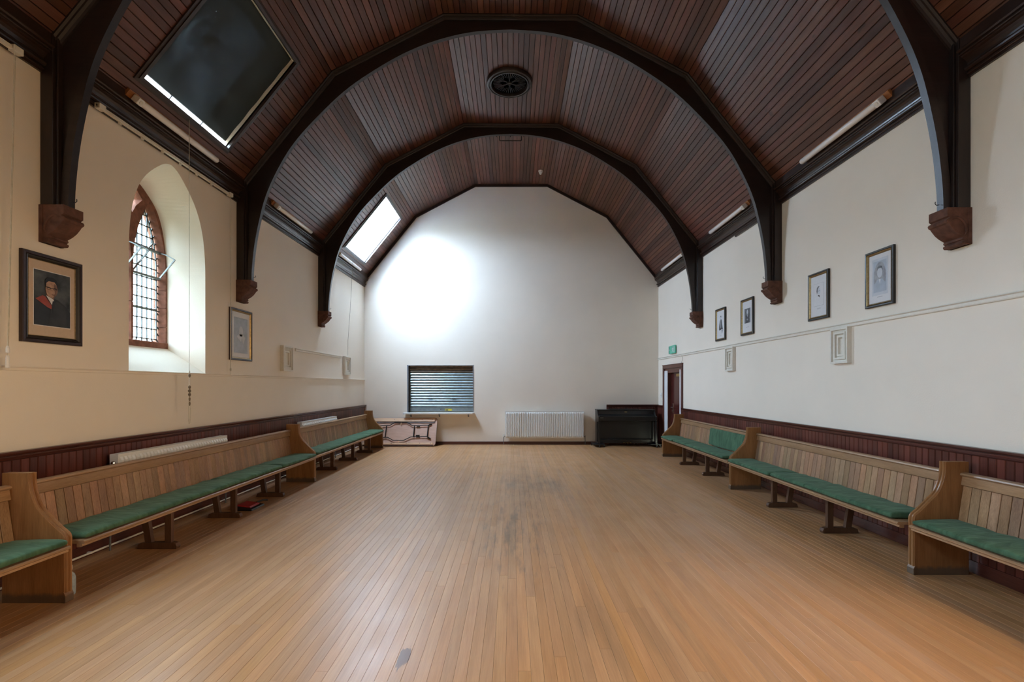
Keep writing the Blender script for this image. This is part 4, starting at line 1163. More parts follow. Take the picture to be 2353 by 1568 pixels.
# ================================================================ PIANO
def piano():
    t = thing('upright_piano', 'black upright digital piano on castors in the corner by the door', 'piano', (2.80, 11.80, 0))
    x0, x1, yf, yb_ = 2.085, 3.505, 11.62, 12.06
    zb = 0.065
    MB().box(x0 + .03, x1 - .03, yb_ - .02, yb_ - .001, zb + .02, 0.86).build('back_board', 'piano', t)
    for xa, xb in ((x0, x0 + .035), (x1 - .035, x1)):
        pr = [(yb_, zb), (11.84, zb), (11.84, 0.60), (11.63, 0.615), (11.60, 0.64), (11.60, 0.735), (11.68, 0.765), (11.74, 0.83), (11.77, 0.885), (yb_, 0.885)]
        MB().rings([[(x_, a, z) for a, z in pr] for x_ in (xa, xb)]).build('side_panel', 'piano', t, bevel=0.003)
        xm = (xa + xb) / 2
        MB().box(xm - .022, xm + .022, 11.60, 11.65, zb, 0.62).build('front_leg', 'piano', t, bevel=0.004)
        MB().box(xm - .022, xm + .022, 11.58, 11.90, zb - .005, zb + .04).build('leg_foot', 'piano', t, bevel=0.004)
    MB().box(x0 - .008, x1 + .008, 11.75, yb_ + .005, 0.885, 0.903).build('top_lid', 'piano', t, bevel=0.004)
    MB().box(2.40, 3.12, 11.80, 11.98, 0.903, 0.915).build('music_rest', 'piano', t, bevel=0.003)
    MB().hexa([(x0 + .035, 11.775, .79), (x1 - .035, 11.775, .79), (x1 - .035, 11.80, .79), (x0 + .035, 11.80, .79)], [(x0 + .035, 11.79, .885), (x1 - .035, 11.79, .885), (x1 - .035, 11.81, .885), (x0 + .035, 11.81, .885)]).build('upper_fascia', 'piano', t)
    MB().rings([[(x_, a, z) for a, z in ((11.80, .765), (11.80, .795), (11.72, .785), (11.62, .755), (11.615, .735), (11.70, .735))] for x_ in (x0 + .036, x1 - .036)]).build('key_lid', 'piano', t)
    MB().box(x0 + .035, x1 - .035, 11.615, 11.66, .64, .735).build('key_slip', 'piano', t, bevel=0.003)
    MB().box(x0 + .035, x1 - .035, 11.66, yb_ - .02, .64, .66).build('key_bed', 'piano', t)
    MB().box(x0 + .035, x1 - .035, 11.90, 11.93, zb, .64).build('knee_board', 'black', t)
    MB().box(x0 + .035, x1 - .035, 11.80, 11.86, zb + .01, .165).build('pedal_rail', 'piano', t, bevel=0.004)
    for k in range(3):
        xx = 2.74 + k * 0.075
        MB().box(xx - .016, xx + .016, 11.71, 11.80, .088, .098).build('pedal', 'brass', t, bevel=0.004)
    MB().box(2.76, 2.82, 11.779, 11.785, .838, .852).build('maker_badge', 'brass', t)
    MB().box(2.13, 2.205, 11.612, 11.615, .708, .716).build('name_plate', 'chrome', t)
    for xx, yy in ((x0 + .02, 11.56), (x1 - .02, 11.56), (x0 - .10, 11.98), (x1 + .07, 11.60), (x0 + .14, 11.60)):
        w_ = MB().lathe((xx - .012, yy, .028), (1, 0, 0), [(.010, -.002), (.028, 0), (.028, .024), (.010, .026)], 14)
        wo = w_.build('castor_wheel', 'black', t)
        MB().lathe((xx - .016, yy, .028), (1, 0, 0), [(.004, -.002), (.015, 0), (.015, .032), (.004, .034)], 10).build('castor_hub', 'chrome', wo)
        MB().rings([[(xx - .02, yy - .02, z), (xx + .02, yy - .02, z), (xx + .02, yy + .03, z), (xx - .02, yy + .03, z)] for z in (.046, .066)]).build('castor_fork', 'black', wo)
    MB().box(x0 - .12, x0 + .16, 11.56, 12.0, .060, .072).build('dolly_plate', 'black', t)
    MB().box(x1 - .16, x1 + .09, 11.56, 12.0, .060, .072).build('dolly_plate', 'black', t)
piano()

# ================================================================ FOLDING TABLE leaning on the end wall
def table():
    W, H = 1.83, 0.80
    base = Vector((-3.72, 11.74, 0.004)); top = Vector((-3.72, 12.125, 0.668))
    up = (top - base).normalized(); H = (top - base).length
    ax = Vector((1, 0, 0)); nrm = Vector((0, -up.z, up.y))          # towards the room
    P = lambda u, v, d: base + ax * u + up * v + nrm * d
    t = thing('folding_table', 'folded trestle table on its side against the end wall, underside showing', 'table', (-2.8, 11.9, 0))
    r = 0.07
    def rr(e):
        pts = []
        for cx_, cy_, a0 in ((W - r, r, -90), (W - r, H - r, 0), (r, H - r, 90), (r, r, 180)):
            for k in range(5):
                a = math.radians(a0 + 22.5 * k); pts.append((cx_ + (r - e) * math.cos(a), cy_ + (r - e) * math.sin(a)))
        return pts
    MB().rings([[P(u, v, d) for u, v in rr(0.004)] for d in (0.004, 0.026)]).build('table_top', 'ply', t)
    MB().rings([[P(u, v, d) for u, v in rr(0.0)] for d in (0.001, 0.022)]).build('edging', 'edge', t)
    def rect(u0, u1, v0, v1, d0, d1, name, mat, par=t):
        return MB().hexa([P(u0, v0, d0), P(u1, v0, d0), P(u1, v1, d0), P(u0, v1, d0)], [P(u0, v0, d1), P(u1, v0, d1), P(u1, v1, d1), P(u0, v1, d1)]).build(name, mat, par, bevel=0.002)
    for v0, v1 in ((H - 0.115, H - 0.03), (0.025, 0.075)):
        rb = rect(0.05, W - 0.06, v0, v1, 0.026, 0.052, 'apron_batten', 'batten')
        for uu in (0.75, 1.12, 1.45, W - 0.12):
            MB().lathe(P(uu, v0 + .055 if v0 > .3 else v0 + .035, 0.052), nrm, [(0.008, 0), (0.008, .002), (0.003, .003)], 8).build('screw', 'iron', rb)
        rect(0.05, W - 0.06, v0 - 0.035 if v0 > .3 else 0.004, v0, 0.026, 0.04, 'batten_return', 'edge')
    # folded steel leg frames
    to_u = lambda cx_: (840 + cx_ / 11.765 - CX) * 11.88 / F_PX + 3.72
    to_v = lambda cy_: H * (1 - (cy_ - 335) / 825.0)
    d = 0.062
    for rail_ in ([(200, 600), (380, 598), (640, 580), (770, 492), (1090, 492), (1250, 588), (1700, 575)], [(200, 930), (460, 932), (620, 930), (770, 1015), (1060, 1018), (1240, 918), (1700, 905)]):
        MB().tube([P(to_u(a), to_v(b_), d) for a, b_ in rail_], 0.0105, 8).build('leg_tube', 'iron', t)
    for cx_, a, b_ in ((550, 585, 935), (1310, 590, 912), (1680, 575, 905)):
        MB().tube([P(to_u(cx_), to_v(a), d), P(to_u(cx_), to_v(b_), d)], 0.012, 8).build('cross_tube', 'iron', t)
    for a, b_ in (((1690, 560), (1770, 540)), ((1690, 925), (1770, 965))):
        MB().bar(P(to_u(a[0]), to_v(a[1]), d - .01), P(to_u(b_[0]), to_v(b_[1]), d - .02), 0.035, 0.03).build('hinge_bracket', 'iron', t)
    MB().bar(P(to_u(1370), to_v(875), d - .012), P(to_u(1470), to_v(875), d - .012), 0.035, 0.03).build('lock_clip', 'iron', t)
    MB().bar(P(to_u(1370), to_v(615), d - .012), P(to_u(1460), to_v(612), d - .012), 0.022, 0.02).build('lock_clip', 'iron', t)
    for a in (510, 540): pass
    for cx_ in (935, ):
        MB().bar(P(to_u(cx_), to_v(500), d), P(to_u(cx_), to_v(570), .05), 0.02, 0.008).build('strap', 'batten', t)
        MB().bar(P(to_u(cx_), to_v(1010), d), P(to_u(cx_), to_v(1075), .05), 0.02, 0.008).build('strap', 'batten', t)
table()

# ================================================================ CEILING FITTINGS
t = thing('ceiling_vent', 'round dark pierced ceiling vent between two arched trusses', 'vent', (-0.05, 8.03, ZP))
zc = ZP - 0.002
MB().lathe((-0.05, 8.03, zc), (0, 0, -1), [(0.385, 0.0), (0.385, 0.03), (0.372, 0.05), (0.35, 0.056), (0.345, 0.046), (0.333, 0.046), (0.325, 0.062), (0.305, 0.062), (0.295, 0.040), (0.292, 0.012)], 56).build('rim', 'truss', t, smooth=True)
MB().lathe((-0.05, 8.03, zc), (0, 0, -1), [(0.30, 0.004), (0.30, 0.012)], 48).build('backplate', 'black', t)
hub = MB().lathe((-0.05, 8.03, zc), (0, 0, -1), [(0.04, 0.012), (0.04, 0.035), (0.028, 0.04), (0.022, 0.03)], 20).build('hub', 'truss', t)
for k in range(42):
    a = 2 * math.pi * k / 42
    r0, r1 = (0.045, 0.28) if k % 7 in (3, 4) else (0.10 + 0.02 * abs(3.5 - k % 7), 0.27)
    ca, sa = math.cos(a), math.sin(a)
    MB().bar((-0.05 + r0 * ca, 8.03 + r0 * sa, zc - .018), (-0.05 + r1 * ca, 8.03 + r1 * sa, zc - .018), 0.006, 0.014).build('grille_ray', 'truss', t)
t = thing('smoke_detector', 'small white dome smoke detector on the ceiling above the end wall', 'smoke detector', (0.667, 11.35, ZP))
MB().lathe((0.667, 11.35, ZP), (0, 0, -1), [(0.052, 0), (0.055, .012), (0.052, .028)], 20).build('base', 'plastic', t, smooth=True)
MB().lathe((0.667, 11.35, ZP - .03), (0, 0, -1), [(0.044, 0), (0.044, .02), (0.034, .026), (0.030, .05), (0.018, .062)], 20).build('sensor_dome', 'plastic', t, smooth=True)
MB().lathe((0.667, 11.35, ZP - .027), (0, 0, -1), [(0.038, 0), (0.038, .006)], 16).build('slot', 'black', t)
t = thing('hanging_bar', 'black iron bar hanging below the top of the farthest truss', 'iron bar', (-0.04, 9.37, 6.41))
MB().tube([(-0.255, 9.44, 6.425), (-0.255, 9.44, 6.335), (-0.245, 9.44, 6.325), (0.170, 9.44, 6.325), (0.18, 9.44, 6.335), (0.18, 9.44, 6.425)], 0.008, 8).build('bar', 'iron', t)
for xx in (-0.31, -0.04, 0.225): MB().tube([(xx, 9.435, 6.43), (xx, 9.435, 6.395)], 0.006, 6).build('fixing_pin', 'iron', t)
MB().bar((-0.32, 9.432, 6.425), (0.235, 9.432, 6.425), 0.018, 0.012).build('fixing_plate', 'iron', t)

def tube_light(label, side, y0, y1):
    p0 = fac(side, 0.135, y0, 0)
    t = thing('fluorescent_light', label, 'strip light', tuple(fac(side, 0.135, (y0 + y1) / 2, 0)), 0, 'strip lights on the ceiling slope')
    def blk(s0, s1, ya, yb_, d0, d1, name, mat, bev=0.003):
        return MB().hexa([fac(side, s0, ya, -d0), fac(side, s1, ya, -d0), fac(side, s1, yb_, -d0), fac(side, s0, yb_, -d0)], [fac(side, s0, ya, -d1), fac(side, s1, ya, -d1), fac(side, s1, yb_, -d1), fac(side, s0, yb_, -d1)]).build(name, mat, t, bevel=bev)
    for s_ in (0.135,):
        blk(s_ - .032, s_ + .040, y0 - 0.06, y1 - 0.02, 0.0, 0.032, 'mounting_batten', 'orange_wood')
    blk(0.135 - .026, 0.135 + .026, y0, y1, 0.032, 0.060, 'body', 'plastic')
    c = [fac(side, 0.135, y_, -0.082) for y_ in (y0 + .05, y0 + .055, y1 - .02, y1 - .005)]
    MB().tube(c, [0.030, 0.033, 0.033, 0.024], 14).build('diffuser_tube', 'diffuser', t, smooth=True)
    ec = blk(0.135 - .034, 0.135 + .034, y0 - .015, y0 + .055, 0.045, 0.118, 'end_cap', 'plastic', 0.008)
    q = fac(side, 0.135, y0 + .02, -0.118)
    MB().lathe(q, fac(side, 0.135, 0, -1) - fac(side, 0.135, 0, 0), [(.018, 0), (.018, .004), (.010, .005)], 12).build('starter_cap', 'cream', ec)
tube_light('strip light on an orange batten under the large dark skylight', -1, 4.60, 5.86)
tube_light('strip light between the middle and farthest truss, above the window wall', -1, 7.34, 8.60)
tube_light('strip light under the bright open skylight', -1, 9.99, 11.38)
tube_light('longest-looking strip light, above the two nearest gilt pictures', 1, 4.62, 5.90)
tube_light('strip light between the middle and farthest truss, above the small gilt pictures', 1, 7.34, 8.62)
tube_light('most distant strip light, near the corner above the exit sign', 1, 10.02, 11.40)
tube_light('strip light cut off by the top corner of the picture', 1, 2.10, 3.38)

# ================================================================ BLIND, TRACKS, CORDS
yc = SKYL['window_2']
t = thing('roof_blind', 'dark blackout blind drawn over the large skylight, light leaking under it', 'blind', tuple(fac(-1, SK_S0, yc, 0.06)))
def slab(s0, s1, ya, yb_, d0, d1, name, mat):
    return MB().hexa([fac(-1, s0, ya, d0), fac(-1, s1, ya, d0), fac(-1, s1, yb_, d0), fac(-1, s0, yb_, d0)], [fac(-1, s0, ya, d1), fac(-1, s1, ya, d1), fac(-1, s1, yb_, d1), fac(-1, s0, yb_, d1)]).build(name, mat, t)
cloth = MB()
ns, ny = 30, 30
rs = []
for i in range(ns + 1):
    s_ = SK_S0 + 0.050 + (SK_S1 - SK_S0 - 0.044) * i / ns
    rs.append([fac(-1, s_, yc - SK_HW - 0.006 + (2 * SK_HW + .012) * j / ny, 0.060 + 0.003 * math.sin(i * .9 + j * .35)) for j in range(ny + 1)])
cloth.rings(rs, closed=False)
cloth.build('cloth', 'blind', t, smooth='all')
slab(SK_S0 + .042, SK_S0 + .052, yc - SK_HW + .003, yc + SK_HW - .003, .056, .066, 'bottom_bar', 'steel_grey')
for yy in (yc - 0.25, yc + 0.25): slab(SK_S0, SK_S0 + .05, yy - .006, yy + .006, .058, .07, 'catch', 'black')
t['label'] = 'dark blackout blind drawn over the large skylight, light leaking under it'

def track(label, y0, y1):
    t = thing('curtain_track', label, 'curtain track', (WL + .06, (y0 + y1) / 2, 3.99))
    xx = WL + 0.062
    MB().box(xx - .012, xx + .010, y0, y1, 3.988, 4.012).build('rail', 'cream', t, bevel=0.003)
    MB().box(xx - .014, xx + .014, y0 + .01, y1 - .01, 3.982, 3.988).build('lower_flange', 'cream', t)
    for ya, yb_ in ((y0, y0 + .07), (y1 - .07, y1)):
        MB().box(xx - .024, xx + .026, ya, yb_, 3.972, 4.022).build('end_pulley', 'cream', t, bevel=0.004)
    n = 6
    for k in range(n):
        yy = y0 + .25 + (y1 - y0 - .4) * k / n
        MB().box(xx - .008, xx + .008, yy - .012, yy + .012, 3.955, 3.982).build('glider', 'cream', t)
track('cream curtain track along the cornice above the arched window', 4.26, 6.30)
track('end of a cream curtain track at the top corner beside the nearest truss', 1.6, 3.60)
def cord(label, paths, r, mat, extra=None, loc=None):
    p0 = Vector(paths[0][0])
    t = thing('pull_cord', label, 'cord', tuple(p0))
    for p in paths: MB().tube(p, r, 6).build('cord', mat, t)
    if extra: extra(t)
    return t
# cord from the dark skylight
kx, ky = -3.555, 5.27
def knots(t):
    mb = MB()
    for z0, rr_ in ((1.63, .012), (1.50, .013), (1.46, .015), (1.42, .014), (1.37, .010), (1.32, .010)):
        mb.lathe((kx, ky, z0), (0, 0, -1), [(.004, 0), (rr_, .012), (rr_, .028), (.004, .045)], 8)
    mb.build('knot', 'cord_dark', t)
cord('long white cord hanging from the dark skylight past the arched window, knotted at its end', [[(kx, ky - .005, 4.44), (kx, ky - .005, 1.64)], [(kx, ky + .006, 1.66), (kx + .002, ky + .012, 1.2), (kx, ky + .008, 1.09), (kx, ky - .006, 1.075), (kx, ky - .012, 1.12), (kx, ky - .006, 1.66)]], 0.0028, 'cord', knots)
cx3 = WL + .07
def bead3(t): MB().lathe((cx3, 6.27, 1.73), (0, 0, -1), [(.004, 0), (.011, .01), (.012, .03), (.004, .045)], 10).build('bead', 'cord', t)
cord('thin cord hanging from the curtain track beside the pale framed print', [[(cx3, 6.262, 3.98), (cx3, 6.262, 1.64)], [(cx3, 6.275, 3.98), (cx3, 6.27, 1.70)]], 0.0022, 'cord', bead3)
def tassel(t):
    MB().lathe((WL + .07, 3.50, 1.79), (0, 0, -1), [(.006, 0), (.012, .02), (.012, .05), (.006, .055)], 10).build('pulley', 'plastic', t)
    MB().lathe((WL + .07, 3.498, 1.72), (0, 0, -1), [(.007, 0), (.011, .01), (.014, .09), (.010, .095)], 10).build('tassel', 'plastic', t)
cord('cord with a white tassel at the edge of the picture beside the coloured portrait', [[(WL + .07, 3.555, 3.97), (WL + .07, 3.505, 1.75)], [(WL + .07, 3.545, 3.97), (WL + .07, 3.497, 1.70)]], 0.0025, 'cord', tassel)
cord('thin slack cord from the bright skylight down to the far wall vent', [[(-3.56, 10.70, 4.40), (-3.62, 10.72, 3.4), (-3.69, 10.74, 2.5), (-3.70, 10.75, 2.17)]], 0.003, 'cord_dark')
t = thing('wall_cable', 'thin loose cable from the picture rail down to the door head', 'cable', (WR - .02, 10.5, 2.0))
MB().tube(crom([(WR - .02, 10.44, 2.15), (WR - .012, 10.40, 2.10), (WR - .012, 10.42, 2.04), (WR - .02, 10.45, 1.99)], 4), 0.003, 6).build('cable', 'cord_dark', t)

# ================================================================ VENTS ON THE WALLS
def rect_loft(mb, w, h, steps):
    """nested rectangles in local x/z; steps = (inset, y)"""
    rs = [[(-w / 2 + i, y_, -h / 2 + i), (w / 2 - i, y_, -h / 2 + i), (w / 2 - i, y_, h / 2 - i), (-w / 2 + i, y_, h / 2 - i)] for i, y_ in steps]
    return mb.rings(rs, True, False)
def vent(label, side, y0, y1, z0, z1, proud):
    wx = WL if side < 0 else WR
    w_, h_ = y1 - y0, z1 - z0
    t = thing('wall_vent', label, 'wall vent', (wx, (y0 + y1) / 2, (z0 + z1) / 2), math.radians(90 if side < 0 else -90), 'stepped ventilator panels')
    rect_loft(MB(), w_, h_, [(0, 0), (0, -proud), (0.022, -proud), (0.022, -proud + .02), (0.048, -proud + .024)]).build('outer_frame', 'cream', t, local=True)
    rect_loft(MB(), w_ - .096, h_ - .096, [(0, -proud + .024), (0.0, -proud + .008), (0.020, -proud + .008), (0.022, -proud + .034), (0.034, -proud + .036)]).build('inner_frame', 'cream', t, local=True)
    wi, hi = w_ - .164, h_ - .164
    rect_loft(MB(), wi, hi, [(0, -proud + .036), (0.004, -proud + .02), (0.024, -proud + .02), (0.028, -proud + .045)]).build('slide_frame', 'cream', t, local=True)
    MB().box(-wi / 2, wi / 2, -proud + .042, -proud + .046, -hi / 2, hi / 2).build('slide_plate', 'cream', t, local=True)
    MB().tube(crom([(-.03, -proud + .04, hi * .38), (0, -proud + .012, hi * .40), (.03, -proud + .04, hi * .38)], 4), 0.006, 6).build('finger_pull', 'cream', t, local=True)
vent('cream stepped wall vent to the side of the pale framed print', -1, 7.745, 8.085, 1.735, 2.15, 0.06)
vent('small cream wall vent near the corner below the bright skylight', -1, 10.61, 10.97, 1.735, 2.15, 0.06)
vent('cream wall vent below the rail between the two nearest gilt pictures', 1, 5.23, 5.513, 1.745, 2.145, 0.05)
vent('cream wall vent below the rail under the standing figure picture', 1, 7.955, 8.245, 1.745, 2.145, 0.05)

# ================================================================ PICTURES
def disc(cx_, cz_, rx, rz, n=18): return [(cx_ + rx * math.cos(2 * math.pi * k / n), cz_ + rz * math.sin(2 * math.pi * k / n)) for k in range(n)]
def flat(t, pts, depth, mat, name):
    return MB().prism([(p[0], depth, p[1]) for p in pts], (0, 0, 0), (0, 0.0008, 0)).build(name, mat, t, local=True)
def rectp(x0, x1, z0, z1): return [(x0, z0), (x1, z0), (x1, z1), (x0, z1)]
def picture(label, side, y0, y1, z0, z1, fw, outer, inner, mount):
    wx = WL if side < 0 else WR
    w_, h_ = y1 - y0, z1 - z0
    t = thing('framed_picture', label, 'picture', (wx, (y0 + y1) / 2, (z0 + z1) / 2), math.radians(90 if side < 0 else -90), 'framed portraits')
    rect_loft(MB(), w_, h_, [(0, -.002), (0, -.026), (.006, -.032), (fw * .45, -.030), (fw * .5, -.024)]).build('frame', outer, t, local=True)
    rect_loft(MB(), w_ - fw, h_ - fw, [(0, -.022), (.004, -.030), (fw * .25, -.026), (fw * .5, -.012)]).build('inner_slip', inner, t, local=True)
    iw, ih = w_ - 2 * fw, h_ - 2 * fw
    MB().box(-iw / 2 - .005, iw / 2 + .005, -.012, -.004, -ih / 2 - .005, ih / 2 + .005).build('mount', mount, t, local=True)
    MB().tube([((-1 if side < 0 else 1) * -0.0 + (w_ / 2 if side > 0 else -w_ / 2) * -1 * -1 * (1 if side < 0 else -1) + 0, -.01, .02), ((w_ / 2 + .014) * (-1 if side < 0 else -1), -.01, .02)], 0.004, 6).build('hook_eye', 'iron', t, local=True) if False else None
    return t, iw, ih
# large coloured portrait
t, iw, ih = picture('large dark-framed colour portrait of a robed man on the window wall', -1, 3.645, 4.157, 1.838, 2.548, 0.055, 'frame_brown', 'frame_black', 'mat_beige')
rect_loft(MB(), iw, ih, [(0, -.014), (.0, -.0165), (.004, -.0165), (.004, -.012)]).build('gilt_line', 'gilt', t, local=True)
pw_, ph_ = 0.305, 0.435
D = -.0128
flat(t, rectp(-pw_ / 2 - .006, pw_ / 2 + .006, -ph_ / 2 - .006 + .005, ph_ / 2 + .006 + .005), D, 'mat_white', 'print_margin')
flat(t, rectp(-pw_ / 2, pw_ / 2, -ph_ / 2 + .005, ph_ / 2 + .005), D - .001, 'portrait_bg', 'print')
X_ = lambda u, v: (-pw_ / 2 + pw_ * u, ph_ / 2 + .005 - ph_ * v)
flat(t, [X_(*p) for p in ((0, 1), (1, 1), (1, .70), (.88, .60), (.66, .50), (.5, .47), (.30, .47), (.10, .52), (0, .56))], D - .002, 'gown', 'gown')
flat(t, [X_(*p) for p in ((.36, 1), (.46, .62), (.62, .52), (.86, .62), (.90, 1))], D - .0026, 'gown2', 'gown_fold')
flat(t, [X_(*p) for p in ((.03, .53), (.22, .45), (.30, .47), (.47, .62), (.46, .68), (.36, .66))], D - .003, 'hood', 'hood')
flat(t, [X_(*p) for p in ((.31, .44), (.50, .49), (.53, .52), (.47, .60))], D - .0034, 'mat_white', 'collar')
flat(t, [X_(*p) for p in ((.49, .53), (.54, .52), (.55, .60), (.50, .74), (.47, .62))], D - .0037, 'gown', 'tie')
flat(t, [X_(*p) for p in ((.34, .38), (.52, .38), (.53, .50), (.44, .47), (.32, .44))], D - .0035, 'skin_shade', 'neck')
flat(t, [X_(.46 + p[0], .30 + p[1]) for p in disc(0, 0, .17, .17)], D - .004, 'skin', 'face')
flat(t, [X_(*p) for p in ((.52, .20), (.60, .22), (.63, .30), (.60, .40), (.53, .46), (.50, .47), (.55, .38))], D - .0044, 'skin_shade', 'cheek_shade')
flat(t, [X_(*p) for p in ((.28, .24), (.28, .16), (.36, .10), (.50, .09), (.60, .13), (.64, .22), (.63, .30), (.60, .22), (.54, .17), (.38, .17), (.31, .21), (.30, .32))], D - .0047, 'hair', 'hair')
flat(t, [X_(*p) for p in ((.29, .272), (.40, .280), (.455, .288), (.50, .288), (.61, .286), (.61, .300), (.53, .302), (.50, .300), (.455, .300), (.43, .300), (.33, .292))], D - .005, 'hair', 'spectacles')
flat(t, [X_(*p) for p in ((.45, .40), (.56, .405), (.52, .425), (.47, .42))], D - .005, 'skin_shade', 'mouth')
for u_ in (.375, .555):
    MB().tube([(X_(u_ + p[0], .305 + p[1])[0], D - .0055, X_(u_ + p[0], .305 + p[1])[1]) for p in disc(0, 0, .05, .022, 12)], 0.0012, 5, closed=True).build('lens_rim', 'hair', t, local=True)
# pale print further along the window wall
t, iw, ih = picture('dark-framed faded blue print beside the middle truss on the window wall', -1, 6.345, 6.868, 1.842, 2.545, 0.045, 'frame_brown', 'gilt', 'mat_white')
flat(t, rectp(-.165, .165, -.25, .235), -.0130, 'print_blue', 'print')
flat(t, [(p[0], p[1]) for p in disc(0, .05, .05, .07)], -.0138, 'print_pale', 'faded_face')
flat(t, [(-.11, -.03), (-.05, .01), (.05, .01), (.11, -.03), (.05, -.13), (.02, -.05), (0, -.10), (-.04, -.07)], -.0138, 'print_pale', 'faded_figure')
# four gilt pictures
def gilt(label, y0, y1):
    return picture(label, 1, y0, y1, 2.295, 2.866, 0.042, 'frame_black', 'gilt', 'mat_white')
t, iw, ih = gilt('gilt-framed soft grey portrait, nearest of the four small pictures', 4.626, 4.997)
flat(t, rectp(-.105, .105, -.17, .20), -.0130, 'print_pale', 'plate')
flat(t, rectp(-.085, .085, -.14, .175), -.0136, 'print_blue', 'print')
flat(t, disc(0, .015, .078, .15), -.0140, 'print_mid', 'vignette')
flat(t, [(-.08, -.135), (.08, -.135), (.075, -.06), (.03, -.01), (-.03, -.01), (-.075, -.06)], -.0144, 'print_blue', 'coat')
flat(t, disc(0, .055, .034, .052), -.0148, 'print_pale', 'face')
flat(t, [(-.036, .075), (-.03, .115), (.0, .125), (.03, .115), (.036, .075), (.02, .098), (-.02, .098)], -.0150, 'print_grey', 'hair')
flat(t, [(-.012, -.012), (.012, -.012), (.004, -.06)], -.0150, 'mat_white', 'shirt')
flat(t, rectp(-.035, .035, -.190, -.186), -.0130, 'print_mid', 'caption_line')
t, iw, ih = gilt('gilt-framed pencil drawing of a head on white paper', 5.583, 5.962)
flat(t, rectp(-.095, .095, -.12, .15), -.0128, 'print_mid', 'plate_edge'); flat(t, rectp(-.093, .093, -.118, .148), -.0134, 'mat_white', 'plate')
flat(t, [(-.03, .02), (-.04, .06), (-.032, .10), (-.005, .118), (.022, .105), (.0, .10), (-.018, .08), (-.02, .05)], -.0142, 'print_grey', 'hair')
flat(t, disc(.008, .055, .026, .042), -.0139, 'print_pale', 'face')
flat(t, [(-.02, .0), (.0, .012), (.022, .0), (.015, -.022), (.005, -.01)], -.0142, 'ink', 'neck_tie')
flat(t, rectp(-.005, .025, .055, .059), -.0144, 'ink', 'brow')
for zz in (-.150, -.158): flat(t, rectp(-.035, .035, zz, zz + .003), -.0130, 'print_mid', 'caption_line')
t, iw, ih = gilt('gilt-framed dark rectangular photograph of a seated man', 7.328, 7.719)
flat(t, rectp(-.105, .105, -.10, .13), -.0128, 'print_pale', 'plate'); flat(t, rectp(-.09, .09, -.10, .13), -.0134, 'print_grey', 'print')
flat(t, disc(.0, .075, .024, .034), -.0140, 'print_pale', 'face')
flat(t, [(-.05, -.095), (.05, -.095), (.045, .0), (.02, .035), (-.02, .035), (-.045, .0)], -.0138, 'ink', 'coat')
flat(t, [(-.01, .035), (.012, .035), (.004, -.01)], -.0142, 'print_pale', 'shirt')
flat(t, disc(.0, -.045, .022, .014, 10), -.0142, 'print_mid', 'hands')
flat(t, rectp(-.05, .05, -.165, -.161), -.0130, 'print_mid', 'caption_line')
t, iw, ih = gilt('gilt-framed print of a standing dark-robed figure, nearest the door', 8.290, 8.681)
flat(t, [(-.07, -.10), (-.065, -.03), (-.04, .06), (-.02, .09), (.02, .09), (.04, .06), (.06, -.02), (.085, -.10), (.03, -.085), (.0, -.10)], -.0132, 'ink', 'robe')
flat(t, [(-.012, .09), (.012, .09), (.02, -.06), (-.018, -.06)], -.0138, 'print_mid', 'robe_front')
flat(t, disc(.0, .115, .022, .032), -.0136, 'print_pale', 'face'); flat(t, [(-.024, .12), (-.02, .148), (.0, .155), (.02, .148), (.024, .12), (.012, .138), (-.012, .138)], -.0140, 'ink', 'hair')
flat(t, [(.02, -.10), (.09, -.11), (.05, -.17), (.03, -.13)], -.0132, 'print_mid', 'shadow'); flat(t, rectp(-.03, .03, -.205, -.201), -.0130, 'print_mid', 'caption_line')

# ================================================================ SMALL WALL FITTINGS
t = thing('exit_sign', 'small green running-man exit sign above the door', 'sign', (WR, 11.02, 2.33), math.radians(-90))
MB().box(-.30, .10, -.012, -.002, -.085, .085).build('sign_plate', 'exit_green', t, bevel=0.002, local=True)
MB().box(.10 - .24, .22, -.045, -.012, -.10, .085).build('light_box', 'exit_light', t, bevel=0.004, local=True)
flat(t, [(-.27, -.012), (-.21, -.012), (-.21, -.04), (-.16, .0), (-.21, .04), (-.21, .012), (-.27, .012)], -.0135, 'mat_white', 'arrow')
flat(t, disc(.09, .045, .013, .016, 12), -.0465, 'mat_white', 'figure_head')
flat(t, [(.085, .028), (.05, .022), (.02, .0), (.03, -.01), (.055, .006), (.06, -.02), (.03, -.055), (.04, -.065), (.08, -.03), (.10, -.06), (.14, -.062), (.14, -.05), (.11, -.045), (.095, -.01), (.10, .008), (.13, .0), (.135, .012), (.10, .026)], -.0465, 'mat_white', 'figure')
flat(t, rectp(.165, .20, -.075, .06), -.0465, 'mat_white', 'doorway')
t = thing('light_switch', 'small white light switch between the corner and the door', 'switch', (WR, 11.92, 1.25), math.radians(-90))
MB().box(-.04, .04, -.010, -.001, -.065, .065).build('switch_plate', 'white', t, bevel=0.003, local=True)
MB().box(-.008, .008, -.016, -.010, -.014, .014).build('rocker', 'plastic', t, local=True)

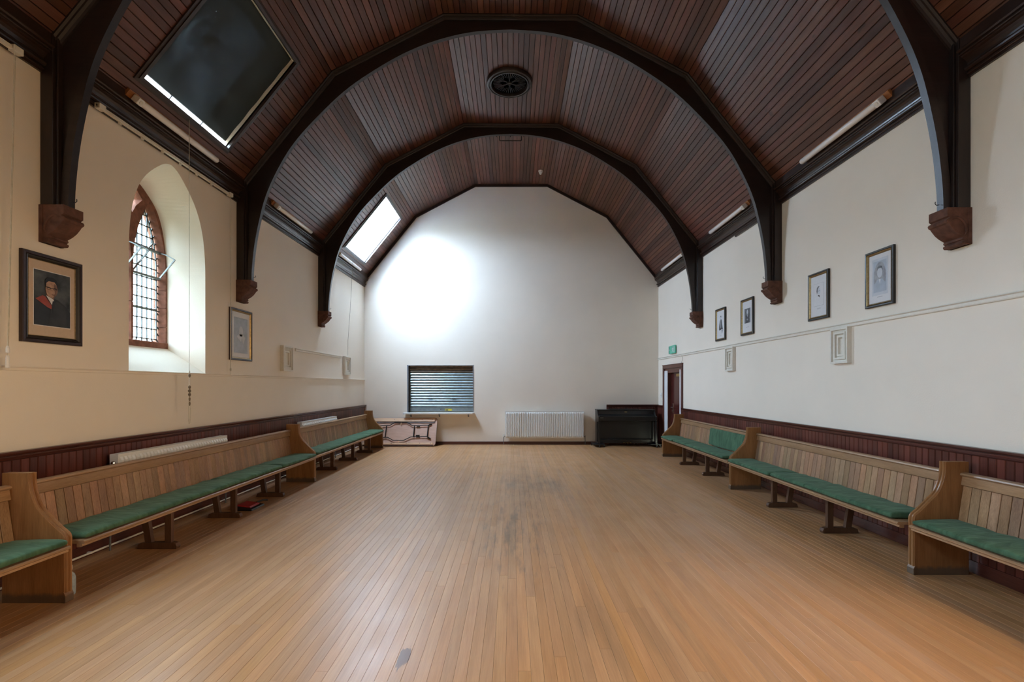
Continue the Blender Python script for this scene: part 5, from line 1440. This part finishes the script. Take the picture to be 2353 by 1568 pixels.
# things under the pews
t = thing('spray_bottle', 'pale plastic bottle half hidden behind the nearest pew end', 'bottle', (-3.172, 3.43, 0))
MB().lathe((-3.172, 3.43, 0), (0, 0, 1), [(.030, 0), (.034, .01), (.034, .12), (.028, .145), (.012, .165), (.012, .18)], 16).build('body', 'bottle', t, smooth=True)
MB().lathe((-3.172, 3.43, .178), (0, 0, 1), [(.015, 0), (.015, .03), (.010, .034)], 12).build('cap', 'white', t)
t = thing('dustpan', 'red and black dustpan on the floor under the pew below the arched window', 'dustpan', (-3.22, 5.85, 0))
MB().rings([[(-3.30, 5.70, .002), (-3.10, 5.70, .002), (-3.10, 6.0, .002), (-3.30, 6.0, .002)], [(-3.32, 5.70, .05), (-3.11, 5.70, .02), (-3.11, 6.0, .02), (-3.32, 6.0, .05)]]).build('pan', 'black', t, bevel=.004)
MB().rings([[(-3.31, 5.74, .050), (-3.14, 5.74, .028), (-3.14, 5.96, .028), (-3.31, 5.96, .050)], [(-3.30, 5.75, .066), (-3.16, 5.75, .044), (-3.16, 5.95, .044), (-3.30, 5.95, .066)]]).build('brush_block', 'red_plastic', t, bevel=.003)
MB().tube([(-3.20, 5.99, .035), (-3.18, 6.10, .04), (-3.16, 6.18, .02)], .010, 8).build('handle', 'black', t)
for lab, yy in (('white double wall socket low down behind the pew beside the folded table', 8.70), ('white wall socket low on the boarding behind the far end of the window pew', 6.95)):
    t = thing('wall_socket', lab, 'socket', (WL + .026, yy, .16), math.radians(90))
    MB().box(-.075, .075, -.035, -.002, -.045, .045).build('socket_plate', 'white', t, bevel=.003, local=True)
    for xx in (-.035, .035):
        MB().box(xx - .008, xx + .008, -.038, -.035, .012, .03).build('rocker', 'plastic', t, local=True)
t = thing('heating_pipe', 'white heating pipe running along the foot of the window wall', 'pipe', (WL + .08, 7.5, 0.05))
MB().tube([(WL + .06, 3.0, .030), (WL + .06, 11.5, .030)], 0.009, 8).build('pipe', 'cream', t, smooth=True)
for yy in (4.2, 6.0, 7.8, 9.6, 11.4): MB().box(WL + .03, WL + .068, yy - .01, yy + .01, .022, .040).build('pipe_clip', 'white', t)
